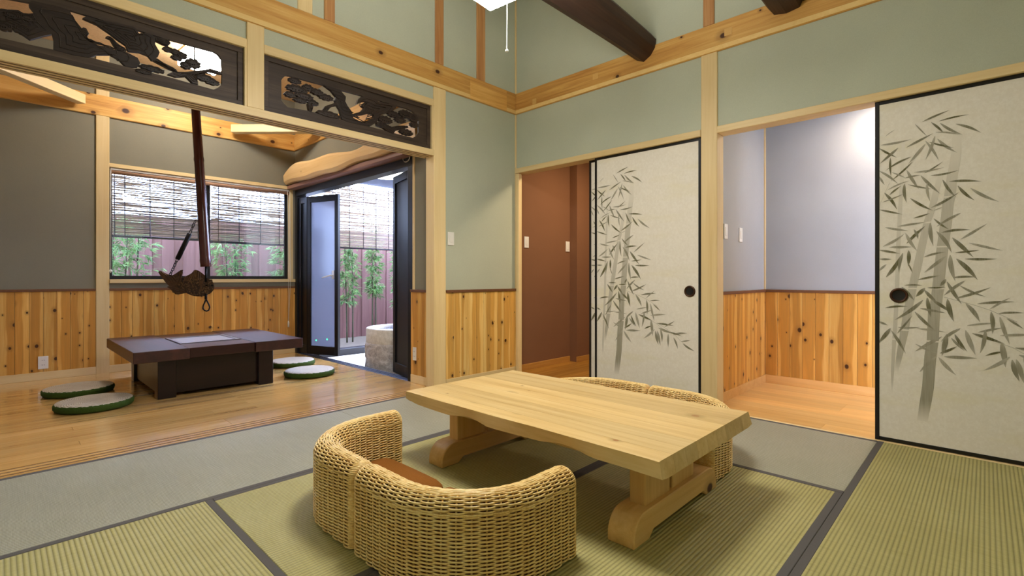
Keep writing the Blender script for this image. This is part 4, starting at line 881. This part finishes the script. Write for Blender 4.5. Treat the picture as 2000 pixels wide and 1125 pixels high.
square_lamp(1.613, 1.638, 2.396, math.radians(6.0), LAMP_MAIN, 'glowing white square pendant lamp with pull cord over the low table', 0.50, ZC1, 0.37)
square_lamp(1.42, 5.62, 3.075, math.radians(4.0), LAMP_HEARTH, 'glowing square pendant lamp seen through the left carved transom', 0.34, ZC2, 0.0)
def downlight(x, y, z, r, strength, col, label):
    d = empty('downlight', (x, y, z)); tag(d, label, 'downlight')
    mesh('trim_ring', *lathe_data([(r, 0.0), (r + 0.02, 0.0), (r + 0.02, 0.012), (r, 0.012)], 24), M['plastic'], d, (x, y, z - 0.010), True)
    mesh('lens', *lathe_data([(0.0, 0.006), (r, 0.006)], 24), emitter('downlight_lens', col, strength), d, (x, y, z - 0.010))
downlight(4.64, 0.50, 2.42, 0.09, LAMP_ALCOVE * 3, (255, 238, 222), 'round downlight in the alcove ceiling')
downlight(4.3, 2.5, 2.42, 0.16, LAMP_HALL * 3, (255, 226, 190), 'round downlight in the passage ceiling')

# ------------------------------------------------------------------ low plank table
TBL = {}
TBL['top'] = wood('table_plank', (226, 200, 146), (214, 182, 122), (190, 152, 90), axis='Y', fine=15, knots=3.0, rough=0.4, spec=0.35, knotcol=(160, 112, 60), ksize=0.45, contrast=1.3, face='Z')
TBL['leg'] = wood('table_leg_timber', (238, 202, 138), (222, 180, 112), (194, 146, 80), axis='X', fine=16, knots=3.0, rough=0.45, ksize=0.6, face='Y')
TBL['legz'] = wood('table_leg_board', (238, 202, 138), (222, 180, 112), (194, 146, 80), axis='Z', fine=16, knots=3.0, rough=0.45, ksize=0.6, face='Y')
tx0, tx1, ty0, ty1, tzt, tzb = 1.512, 2.352, 0.776, 2.238, 0.365, 0.304
tab = empty('low_table', ((tx0 + tx1) / 2, (ty0 + ty1) / 2, 0)); tag(tab, 'low pale plank table with wavy live edges on trestle feet', 'low table')
NP = 9; pw = (tx1 - tx0) / NP
def table_plank(i):
    a, b = tx0 + i * pw + 0.0004, tx0 + (i + 1) * pw - 0.0004
    n = 40 if i in (0, NP - 1) else 2; ys = np.linspace(0, 1, n); V, F = [], []
    for t in ys:
        yt, yb = ty0 + (ty1 - ty0) * t, (ty0 - 0.013) + (ty1 - ty0 + 0.026) * t
        q = yt * 6.4
        wv = 0.006 * math.sin(q) + 0.003 * math.sin(q * 2.3 + 1)
        sc = 0.016 * max(0, math.sin(yt * 11.5 + 0.6)) ** 1.5                     # hewn scallops along the lower arris
        if i == 0: ring = [(a + wv * 0.4, yt, tzt - 0.002), (a + 0.006 + wv * 0.4, yt, tzt), (b, yt, tzt), (b, yb, tzb), (a + 0.035, yb, tzb), (a - 0.003 + wv + sc * 0.3, yb, tzb + 0.006 + sc)]
        elif i == NP - 1: ring = [(a, yt, tzt), (b - 0.006 - wv * 0.4, yt, tzt), (b - wv * 0.4, yt, tzt - 0.002), (b + 0.003 - wv - sc * 0.3, yb, tzb + 0.006 + sc), (b - 0.035, yb, tzb), (a, yb, tzb)]
        else: ring = [(a, yt, tzt), (b, yt, tzt), (b, yb, tzb), (a, yb, tzb)]
        V += ring
    m = len(V) // n
    for j in range(n - 1):
        for k in range(m): F.append((j * m + k, j * m + (k + 1) % m, (j + 1) * m + (k + 1) % m, (j + 1) * m + k))
    F += [tuple(range(m))[::-1], tuple((n - 1) * m + k for k in range(m))]
    cx = (a + b) / 2
    V = [(x - cx, y - 1.507, z - 0.335) for x, y, z in V]
    mesh('plank', V, F, TBL['top'], tab, (cx, 1.507, 0.335))
for i in range(NP): table_plank(i)
def trestle(yc):
    t = empty('trestle', (1.94, yc, 0), tab)
    x0, x1, hh, R = 1.565, 2.305, 0.112, 0.085
    pts = [(x0 + 0.0, 0.0), (x0 + 0.11, 0.0), (x0 + 0.145, 0.026), (x1 - 0.145, 0.026), (x1 - 0.11, 0.0), (x1, 0.0)]
    pts += [(x1, hh - R)] + [(x1 - R + R * math.cos(a), hh - R + R * math.sin(a)) for a in np.linspace(0.25, math.pi / 2, 6)]
    pts += [(x0 + R + R * math.cos(a), hh - R + R * math.sin(a)) for a in np.linspace(math.pi / 2, math.pi - 0.25, 6)] + [(x0, hh - R)]
    prism('foot', [(a - 1.94, b - 0.05) for a, b in pts], 'xz', -0.056, 0.056, TBL['leg'], t, (1.94, yc, 0.05), bev=0.004)
    box('upright', 1.685, 1.885, yc - 0.034, yc + 0.034, hh - 0.006, tzb + 0.002, TBL['legz'], t, 0.004)
    box('upright', 1.910, 2.110, yc - 0.034, yc + 0.034, hh - 0.006, tzb + 0.002, TBL['legz'], t, 0.004)
trestle(0.957); trestle(2.050)
box('stretcher', 1.886, 1.909, 0.99, 2.02, 0.165, 0.245, TBL['leg'], tab, 0.003)

# ------------------------------------------------------------------ wicker corner chairs
def wicker_mat():
    m = NT('rattan_strand'); co = m.obj(); n = m.noise(co, 75.0, 3.0, 0.6); n2 = m.noise(co, 6.0, 2.0, 0.5)
    f = m.math('ADD', m.math('MULTIPLY', n, 0.7), m.math('MULTIPLY', n2, 0.4))
    col = m.ramp(f, [(0.30, lin((200, 152, 84))), (0.52, lin((238, 202, 130))), (0.75, lin((250, 228, 170)))])
    return m.bsdf(col, 0.4, 0.45)
M['wicker'] = wicker_mat(); M['wicker_gap_shade'] = plain('dark_gap_backing', (88, 54, 24), 0.8)  # dark sheet behind the strands paints shade into the weave gaps
M['seat_fabric'] = plain('rust_velvet', (140, 88, 36), 0.9, 0.1, vary=0.3, vscale=260, bump=0.3)
WH, WW, CR = 0.302, 0.050, 0.32     # height, half thickness, corner radius of the mid line
def mid_line():
    pts = [(0.05, -0.176 * t - 0.036) for t in np.linspace(0, 1, 9)[:-1]]
    pts += [(0.37 - CR * math.cos(a), -0.212 - CR * math.sin(a)) for a in np.linspace(0, math.pi / 2, 22)]
    pts += [(0.37 + 0.135 * t, -0.532) for t in np.linspace(0, 1, 6)[1:]]
    P = np.array(pts); s = np.concatenate([[0], np.cumsum(np.hypot(*np.diff(P, axis=0).T))]); return P, s
MP, MS = mid_line()
def mid(s):
    x = np.interp(s, MS, MP[:, 0]); y = np.interp(s, MS, MP[:, 1])
    e = 0.012; a = np.array([np.interp(max(s - e, 0), MS, MP[:, 0]), np.interp(max(s - e, 0), MS, MP[:, 1])]); b = np.array([np.interp(min(s + e, MS[-1]), MS, MP[:, 0]), np.interp(min(s + e, MS[-1]), MS, MP[:, 1])])
    t = (b - a) / np.hypot(*(b - a)); return np.array([x, y]), t, np.array([t[1], -t[0]])   # point, tangent, one normal (inner/outer)
PITCH = 0.0400; NCOL = int(round(MS[-1] / PITCH)); PITCH = MS[-1] / NCOL
def wall_loop(hw, row, amp, per=5):
    """closed plan loop round the wall at half thickness hw; amp = over/under depth of the strand."""
    out = []; k = 0
    def dis(q):
        c = math.cos(math.pi * q + math.pi * row); return amp * math.copysign(abs(c) ** 0.6, c)
    for side, ss in ((1, np.linspace(0, MS[-1], NCOL * per + 1)), (-1, np.linspace(MS[-1], 0, NCOL * per + 1))):
        for s in ss:
            p, t, n = mid(s); q = s / PITCH
            out.append(p + n * side * (hw + dis(q)))
        end = MS[-1] if side == 1 else 0.0
        p, t, n = mid(end); d = t if side == 1 else -t; cap = 0.034 * (0.35 + 0.65 * hw / WW)
        for a in np.linspace(0, math.pi, 2 * per + 1)[1:-1]:
            c, sn = math.cos(a), math.sin(a)
            cc = math.copysign(abs(c) ** 0.55, c); sc = abs(sn) ** 0.55
            out.append(p + n * side * cc * (hw + amp * 0.3) + d * sc * cap)
    return out
def chair_meshes(mirror):
    st = MB(); rows = []
    z = 0.008; i = 0
    while z < WH - WW: rows.append((WW, z)); z += 0.0058
    na = 13
    for j in range(na + 1):
        a = (math.pi / 2) * j / na
        rows.append((max(WW * math.cos(a), 0.004), WH - WW + WW * math.sin(a)))
    for i, (hw, z) in enumerate(rows):
        amp = 0.0046 if hw > 0.02 else 0.0016
        lp = wall_loop(hw, i, amp)
        st.tube([(x, y, z) for x, y in lp], 0.0032, 5, True, 1.0)
    backing = MB(); lps = [[(x, y, z) for x, y in wall_loop(max(hw - 0.005, 0.001), 0, 0.0, 2)] for hw, z in [(WW, 0.004)] + [(WW, WH - WW)] + [(WW * math.cos(a), WH - WW + (WW - .003) * math.sin(a)) for a in np.linspace(0.2, math.pi / 2, 6)]]
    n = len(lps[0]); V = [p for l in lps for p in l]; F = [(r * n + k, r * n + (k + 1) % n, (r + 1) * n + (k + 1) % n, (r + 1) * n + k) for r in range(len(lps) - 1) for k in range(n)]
    backing.add((V, F))
    sk = MB()                                                        # upright stakes, running over the rim
    for c in range(NCOL + 1):
        p, t, nn = mid(c * PITCH)
        WS = WW - 0.003; prof = [(WS, 0.006), (WS, (WH - WW) / 2), (WS, WH - WW)] + [(WS * math.cos(a), WH - WW + WS * math.sin(a)) for a in np.linspace(0.3, math.pi - 0.3, 7)] + [(-WS, WH - WW), (-WS, (WH - WW) / 2), (-WS, 0.006)]
        sk.tube([(p[0] + nn[0] * d, p[1] + nn[1] * d, z_) for d, z_ in prof], 0.0034, 5)
    # seat pad
    out = [(0.105, -0.004), (0.105, -0.20)] + [(0.37 - 0.262 * math.cos(a), -0.205 - 0.262 * math.sin(a)) for a in np.linspace(0.1, math.pi / 2, 9)] + [(0.40, -0.467), (0.425, -0.455), (0.435, -0.42), (0.437, -0.24), (0.435, -0.05), (0.425, -0.018), (0.40, -0.004)]
    out = [(x - 0, y) for x, y in out]; cx, cy = 0.27, -0.23
    seat = MB(); lay = [(0.93, 0.012), (1.0, 0.03), (1.0, 0.085), (0.975, 0.105), (0.92, 0.116), (0.6, 0.124), (0.25, 0.127)]
    m = len(out); V = [(cx + (x - cx) * f, cy + (y - cy) * f, z_) for f, z_ in lay for x, y in out]
    F = [(r * m + k, r * m + (k + 1) % m, (r + 1) * m + (k + 1) % m, (r + 1) * m + k) for r in range(len(lay) - 1) for k in range(m)] + [tuple((len(lay) - 1) * m + k for k in range(m)), tuple(range(m))[::-1]]
    seat.add((V, F))
    res = []
    for mb, mat, nm in ((st, 'wicker', 'woven_strands'), (backing, 'wicker_gap_shade', 'dark_gap_backing'), (sk, 'wicker', 'upright_stakes'), (seat, 'seat_fabric', 'seat_cushion')):
        if mirror: mb.V = [(x, -y, z_) for x, y, z_ in mb.V]; mb.F = [f[::-1] for f in mb.F]
        me = bpy.data.meshes.new(nm); me.from_pydata(mb.V, [], mb.F); me.update(); me.polygons.foreach_set('use_smooth', [True] * len(me.polygons)); me.materials.append(M[mat])
        res.append((nm, me))
    return res
CH = {False: chair_meshes(False), True: chair_meshes(True)}
def wicker_chair(x, y, rz, mirror, label):
    e = empty('wicker_chair', (x, y, 0)); e.rotation_euler = (0, 0, rz); LOCAL.add(e.name); tag(e, label, 'chair', 'low wicker corner chairs around the table')
    for nm, me in CH[mirror]:
        o = bpy.data.objects.new(nm, me); link(o, e)
        if nm in ('woven_strands', 'upright_stakes'): o['kind'] = 'stuff'
SEAM = 1.612
wicker_chair(0.868, SEAM, math.radians(0.0), False, 'low curved wicker chair nearest the viewer, its back to us')
wicker_chair(0.868, SEAM + 0.006, math.radians(0.0), True, 'low curved wicker chair with visible rust cushion, on the near side of the table')
wicker_chair(2.86, 1.507, math.pi, True, 'wicker chair across the table nearest the alcove, half hidden by the tabletop')
wicker_chair(2.86, 1.513, math.pi, False, 'wicker chair across the table nearest the terracotta passage')

# ------------------------------------------------------------------ hearth table, cushions, pot hook
M['hearth_wood'] = wood('dark_red_lacquered_wood', (78, 38, 34), (54, 23, 22), (32, 12, 12), axis='Y', fine=14, rough=0.36, spec=0.6, contrast=1.2)
M['hearth_wood_x'] = wood('dark_red_lacquered_wood_x', (70, 34, 30), (48, 20, 19), (28, 10, 10), axis='X', fine=14, rough=0.28, spec=0.5, contrast=1.2)
M['hearth_base'] = wood('near_black_base_wood', (38, 18, 18), (26, 11, 12), (16, 6, 7), axis='X', fine=14, rough=0.3, spec=0.4)
ht = empty('hearth_table', (1.36, 5.30, 0)); tag(ht, 'dark red-brown slab table over the sunken hearth with an inset tray', 'hearth table')
hz0, hz1 = 0.312, 0.400
box('end_slab', 0.715, 1.085, 4.665, 5.965, hz0, hz1, M['hearth_wood'], ht, 0.004)
box('end_slab', 1.590, 2.005, 4.668, 5.965, hz0, hz1, M['hearth_wood'], ht, 0.004)
box('side_slab', 1.086, 1.589, 4.685, 5.01, hz0 + 0.004, hz1 - 0.003, M['hearth_wood_x'], ht, 0.004)
box('side_slab', 1.086, 1.589, 5.60, 5.955, hz0 + 0.004, hz1 - 0.003, M['hearth_wood_x'], ht, 0.004)
box('hearth_board', 1.088, 1.587, 5.012, 5.598, hz0 + 0.01, hz1 - 0.010, M['hearth_wood_x'], ht, 0.003)
fr = MB()
for q in ((1.10, 1.575, 5.03, 5.055), (1.10, 1.575, 5.56, 5.585), (1.10, 1.125, 5.055, 5.56), (1.55, 1.575, 5.055, 5.56)): fr.box(*q, hz1 - 0.012, hz1 + 0.002)
fr.build('tray_rim', plain('steel_tray', (150, 146, 150), 0.3, 0.5, 0.9), ht)
box('tray_bottom', 1.125, 1.55, 5.055, 5.56, hz1 - 0.011, hz1 - 0.006, plain('brushed_tray', (176, 170, 168), 0.32, 0.5, 0.7, vary=0.1), ht, 0)
box('base_panel', 0.96, 1.70, 4.785, 4.815, 0.03, hz0, M['hearth_base'], ht); box('base_panel', 0.96, 1.70, 5.80, 5.83, 0.03, hz0, M['hearth_base'], ht)
box('base_panel', 0.905, 0.935, 4.84, 5.78, 0.03, hz0, M['hearth_base'], ht); box('base_panel', 1.725, 1.755, 4.84, 5.78, 0.03, hz0, M['hearth_base'], ht)
for x in (0.885, 1.64):
    for y in (4.745, 5.74): box('corner_post', x, x + 0.125, y, y + 0.12, 0.0, hz0, M['hearth_base'], ht, 0.003)

def cushion_top():
    m = NT('woven_rush_top'); tc = m.n('TexCoord').outputs['Object']; sp = m.n('SeparateXYZ', {0: tc})
    r = m.math('SQRT', m.math('ADD', m.math('POWER', sp.outputs[0], 2.0), m.math('POWER', sp.outputs[1], 2.0)))
    ang = m.math('ARCTAN2', sp.outputs[1], sp.outputs[0])
    w = m.math('MULTIPLY', m.math('SINE', m.math('MULTIPLY', r, 2 * math.pi / 0.016)), m.math('SINE', m.math('MULTIPLY', ang, 46.0)))
    n = m.noise(tc, 60.0, 3.0, 0.6)
    f = m.math('ADD', m.math('ADD', m.math('MULTIPLY', w, 0.25), m.math('MULTIPLY', n, 0.6)), 0.2)
    return m.bsdf(m.mix(f, lin((150, 132, 110)), lin((226, 216, 200))), 0.6, 0.35, 0.0, m.bump(w, 0.6, 0.004))
M['rush_top'] = cushion_top(); M['grass_side'] = plain('green_braided_grass', (62, 84, 32), 0.8, 0.15, vary=0.4, vscale=180, bump=0.6)
def cushion(x, y, r, label, tilt, first=[None]):
    c = empty('round_cushion', (x, y, 0)); c.rotation_euler = (0, 0, tilt); LOCAL.add(c.name); tag(c, label, 'floor cushion', 'round rush cushions on the board floor')
    if first[0] is None:
        rr = random.Random(9); n = 72
        top = lathe_data([(0.0, 0.058), (0.07, 0.0575), (0.15, 0.0595), (0.20, 0.0605), (0.222, 0.057), (0.228, 0.052)], n)
        sd = lathe_data([(0.0, 0.002), (0.20, 0.002), (0.226, 0.006), (0.234, 0.018), (0.236, 0.036), (0.231, 0.050), (0.224, 0.055)], n, lambda i, k, r_, z: (0.0016 * math.sin(k * 2 * math.pi * 24 / n + i * 1.3) if i > 1 else 0))
        a = bpy.data.meshes.new('rush_top'); a.from_pydata(*[top[0], [], top[1]]); a.materials.append(M['rush_top'])
        b = bpy.data.meshes.new('braided_side'); b.from_pydata(*[sd[0], [], sd[1]]); b.materials.append(M['grass_side'])
        for me in (a, b): me.polygons.foreach_set('use_smooth', [True] * len(me.polygons))
        first[0] = (a, b)
    for nm, me in zip(('rush_top', 'braided_side'), first[0]): link(bpy.data.objects.new(nm, me), c)
cushion(0.48, 5.52, 0.235, 'round rush cushion on the left of the hearth table, closer to the wainscot', 0.3)
cushion(0.51, 4.83, 0.235, 'round rush cushion on the left of the hearth table, closer to the tatami', 1.1)
cushion(2.275, 5.57, 0.235, 'round rush cushion on the right of the hearth table, closer to the window wall', 2.0)
cushion(2.165, 4.88, 0.235, 'round rush cushion on the right of the hearth table, closer to the tatami', 0.8)

M['smoked_bamboo'] = wood('smoked_bamboo', (96, 46, 34), (72, 31, 24), (48, 19, 15), axis='Z', fine=14, rough=0.25, spec=0.5, contrast=1.0)
M['iron'] = plain('black_iron', (26, 24, 24), 0.5, 0.5, 0.7); M['carp'] = wood('carved_dark_carp', (118, 86, 54), (86, 60, 37), (52, 35, 22), axis='X', fine=40, rough=0.4, contrast=1.2)
def scales():
    m = NT('carved_scales'); co = m.obj(); vo = m.n('TexVoronoi', {'Vector': co, 'Scale': 62.0}, feature='F1').outputs['Distance']; n = m.noise(co, 12.0, 3.0)
    col = m.mix(m.smooth(m.math('ADD', vo, m.math('MULTIPLY', n, 0.5)), 0.3, 0.9), lin((124, 92, 58)), lin((60, 41, 26)))
    return m.bsdf(col, 0.4, 0.4, 0.0, m.bump(m.math('SUBTRACT', 1.0, vo), 0.6, 0.01))
M['scales'] = scales()
hx, hy = 1.352, 5.30
ph = empty('pot_hook', (hx, hy, 0.64)); tag(ph, 'hanging hearth pot hook of smoked bamboo with a carved fish', 'pot hook')
RTx, RTy = 0.6922, -0.7217           # the fish lies along this direction
tp = (hx - 0.095 * RTx, hy - 0.095 * RTy, 2.72); bt = (hx + 0.012 * RTx, hy + 0.012 * RTy, 1.075)
pts, rad = [], []
for t in np.linspace(0, 1, 60):
    p = Vector(tp).lerp(Vector(bt), t); pts.append(p); nd = min(abs((t * 5.2) % 1.0 - 0.5) * 2, 1.0); rad.append(0.036 + 0.009 * t + (0.0035 if ((t * 5.2) % 1.0) < 0.03 else 0.0))
mesh('bamboo_pole', *tube_data(pts, rad, 18), M['smoked_bamboo'], ph, smooth=True)
mesh('hanging_rope', *tube_data([tp, (tp[0], tp[1], ZC2)], 0.006, 6), M['iron'], ph)
mesh('iron_rod', *tube_data([bt, (bt[0], bt[1], 0.93)], 0.010, 8), M['iron'], ph, smooth=True)
def fpt(u, w, d=0.0): return (hx + u * RTx + d * RTy * -1.0 * -1.0, hy + u * RTy + d * RTx, w)
# carved fish: head to the right, tail raised
bd = MB(); V, F = [], []; n = 18; secs = []
for t in np.linspace(0, 1, 26):
    u = 0.078 - 0.40 * t; lift = 0.10 * max(0, (t - 0.45)) ** 1.4 * 2.0
    hgt = 0.098 * (math.sqrt(max(0.0, 1 - (1 - min(t / 0.30, 1.0)) ** 2)) if t < 0.30 else 1 - 0.76 * ((t - 0.30) / 0.70) ** 1.3) + 0.004; wd = hgt * 0.55
    secs.append((u, 0.885 + lift - 0.012 * math.sin(math.pi * t), hgt, wd))
for (u, w, hg, wd) in secs:
    for k in range(n):
        a = 2 * math.pi * k / n; V.append(fpt(u, w + hg * math.sin(a) * (1.0 if math.sin(a) > 0 else 0.8), wd * math.cos(a)))
for i in range(len(secs) - 1):
    for k in range(n): F.append((i * n + k, i * n + (k + 1) % n, (i + 1) * n + (k + 1) % n, (i + 1) * n + k))
F += [tuple(range(n)), tuple((len(secs) - 1) * n + k for k in range(n))[::-1]]
fish = mesh('carved_fish', V, F, M['scales'], ph, smooth=True)
def fin(name, outline, th, ribs):
    m = MB(); k = len(outline)
    m.V += [fpt(u, w, -th) for u, w in outline] + [fpt(u, w, th) for u, w in outline]
    m.F += [tuple(range(k)), tuple(range(2 * k - 1, k - 1, -1))] + [(i, k + i, k + (i + 1) % k, (i + 1) % k) for i in range(k)]
    for a, b in ribs: m.tube([fpt(a[0], a[1], th), fpt(b[0], b[1], th)], 0.0085, 5).tube([fpt(a[0], a[1], -th), fpt(b[0], b[1], -th)], 0.0085, 5)
    m.build(name, M['carp'], fish)
fin('tail_fin', [(-0.255, 0.885), (-0.30, 0.87), (-0.36, 0.93), (-0.425, 1.02), (-0.418, 1.035), (-0.39, 1.018), (-0.37, 1.01), (-0.35, 1.0), (-0.33, 0.995), (-0.30, 0.99), (-0.27, 1.005), (-0.235, 1.03), (-0.21, 1.045), (-0.222, 1.02), (-0.235, 0.985), (-0.225, 0.95)], 0.010, [((-0.26, 0.90), (-0.415, 1.025)), ((-0.255, 0.91), (-0.36, 1.0)), ((-0.25, 0.92), (-0.31, 0.985)), ((-0.245, 0.93), (-0.22, 1.03))])
fin('dorsal_fin', [(-0.20, 0.93), (-0.205, 0.965), (-0.17, 0.985), (-0.12, 1.01), (-0.085, 1.045), (-0.06, 1.035), (-0.02, 1.005), (0.02, 0.965), (0.03, 0.92)], 0.007, [((-0.15, 0.94), (-0.12, 1.005)), ((-0.10, 0.95), (-0.085, 1.04)), ((-0.05, 0.95), (-0.05, 1.025)), ((-0.18, 0.94), (-0.17, 0.98))])
fin('belly_fin', [(-0.20, 0.86), (-0.30, 0.90), (-0.345, 0.885), (-0.31, 0.86), (-0.29, 0.835), (-0.265, 0.815), (-0.22, 0.82), (-0.17, 0.83)], 0.008, [((-0.21, 0.85), (-0.335, 0.885)), ((-0.20, 0.845), (-0.29, 0.838)), ((-0.19, 0.84), (-0.255, 0.82))])
fin('gill_cover', [(0.0, 0.94), (0.02, 0.955), (0.028, 0.92), (0.022, 0.86), (0.004, 0.835), (-0.006, 0.85), (0.004, 0.89)], 0.050, [])
for s in (-1, 1):
    V_, F_ = lathe_data([(0.0, 0.010), (0.009, 0.005), (0.012, -0.004)], 10)
    mesh('fish_eye', *tube_data([fpt(0.048, 0.90, s * 0.018), fpt(0.048, 0.90, s * 0.034)], 0.009, 10), M['iron'], fish)
# hook below
hk = MB(); hk.tube([fpt(0.012, 0.82), fpt(0.012, 0.768)], 0.011, 8)
hk.tube([fpt(0.012 + q, w) for q, w in ((0.0, 0.775), (0.012, 0.75), (0.030, 0.715), (0.036, 0.69), (0.026, 0.665), (0.008, 0.657), (-0.014, 0.664), (-0.028, 0.686), (-0.024, 0.712), (-0.008, 0.745), (0.0, 0.765))], 0.0065, 7)
hk.build('iron_hook', M['iron'], ph, smooth=True)
# chain and lever stick
ch = MB()
def links(a, b, n):
    for i in range(n):
        p = Vector(a).lerp(Vector(b), (i + 0.5) / n); d = (Vector(b) - Vector(a)).normalized(); L = (Vector(b) - Vector(a)).length / n * 0.72
        s = Vector((RTx, RTy, 0)).cross(d).normalized() if i % 2 else (Vector((RTx, RTy, 0)) - d * d.dot(Vector((RTx, RTy, 0)))).normalized()
        ch.tube([p + d * L * math.cos(a_) + s * 0.011 * math.sin(a_) for a_ in np.linspace(0, 2 * math.pi, 11)[:-1]], 0.0032, 5, True)
A, B, C_, D = fpt(-0.325, 0.995), fpt(-0.255, 1.145), fpt(-0.140, 1.385), fpt(-0.085, 1.51)
links(A, B, 7); links(C_, D, 4); ch.build('chain', M['iron'], ph, smooth=True)
mesh('lever_stick', *tube_data([B, C_], 0.021, 10), M['iron'], ph, smooth=True)
mesh('lashing', *tube_data([D, fpt(-0.03, 1.53)], 0.003, 6), M['iron'], ph)

# ------------------------------------------------------------------ switches and sockets
def plate_thing(name, pos, axis, sign, w, h, label, cat, kind_):
    """axis = wall normal axis; sign = outward direction."""
    x, y, z = pos; e = empty(name, pos); tag(e, label, cat)
    def bx(nm, du0, du1, dz0, dz1, d0, d1, mat, parent):
        if axis == 'y':
            a, b = sorted((y + sign * d0, y + sign * d1)); return box(nm, x + du0, x + du1, a, b, z + dz0, z + dz1, mat, parent, 0.0015)
        a, b = sorted((x + sign * d0, x + sign * d1)); return box(nm, a, b, y + du0, y + du1, z + dz0, z + dz1, mat, parent, 0.0015)
    bx('cover_plate', -w / 2, w / 2, -h / 2, h / 2, 0, 0.008, M['plastic'], e)
    if kind_ == 'switch':
        bx('rocker', -w * 0.24, w * 0.24, -h * 0.28, h * 0.28, 0.007, 0.011, M['plastic'], e)
    else:
        for dz in (-0.022, 0.022):
            for du in (-0.007, 0.007): bx('socket_slot', du - 0.0016, du + 0.0016, dz - 0.005, dz + 0.005, 0.007, 0.0084, M['socket'], e)
plate_thing('wall_switch', (2.800, YAw, 1.318), 'y', -1, 0.068, 0.118, 'white switch plate on the green wall beside the tall post', 'switch', 'switch')
plate_thing('wall_switch', (3.865, 3.5, 1.345), 'y', -1, 0.068, 0.118, 'white switch on the terracotta wall next to the door jamb', 'switch', 'switch')
plate_thing('wall_switch', (4.575, 3.5, 1.331), 'y', -1, 0.068, 0.118, 'white switch on the terracotta wall by the dark pilaster edge', 'switch', 'switch')
plate_thing('wall_switch', (3.99, 1.49, 1.337), 'y', -1, 0.068, 0.118, 'white switch on the alcove wall closer to the square post', 'switch', 'switch')
plate_thing('wall_switch', (4.32, 1.49, 1.330), 'y', -1, 0.068, 0.118, 'white switch on the alcove wall closer to the alcove corner', 'switch', 'switch')
plate_thing('power_outlet', (0.305, YF - 0.012, 0.165), 'y', -1, 0.072, 0.12, 'white double socket low on the wainscot behind the cushions', 'socket', 'socket')
plate_thing('power_outlet', (XD - 0.012, 3.80, 0.27), 'x', -1, 0.05, 0.12, 'white socket seen edge-on beside the folded black door leaf', 'socket', 'socket')
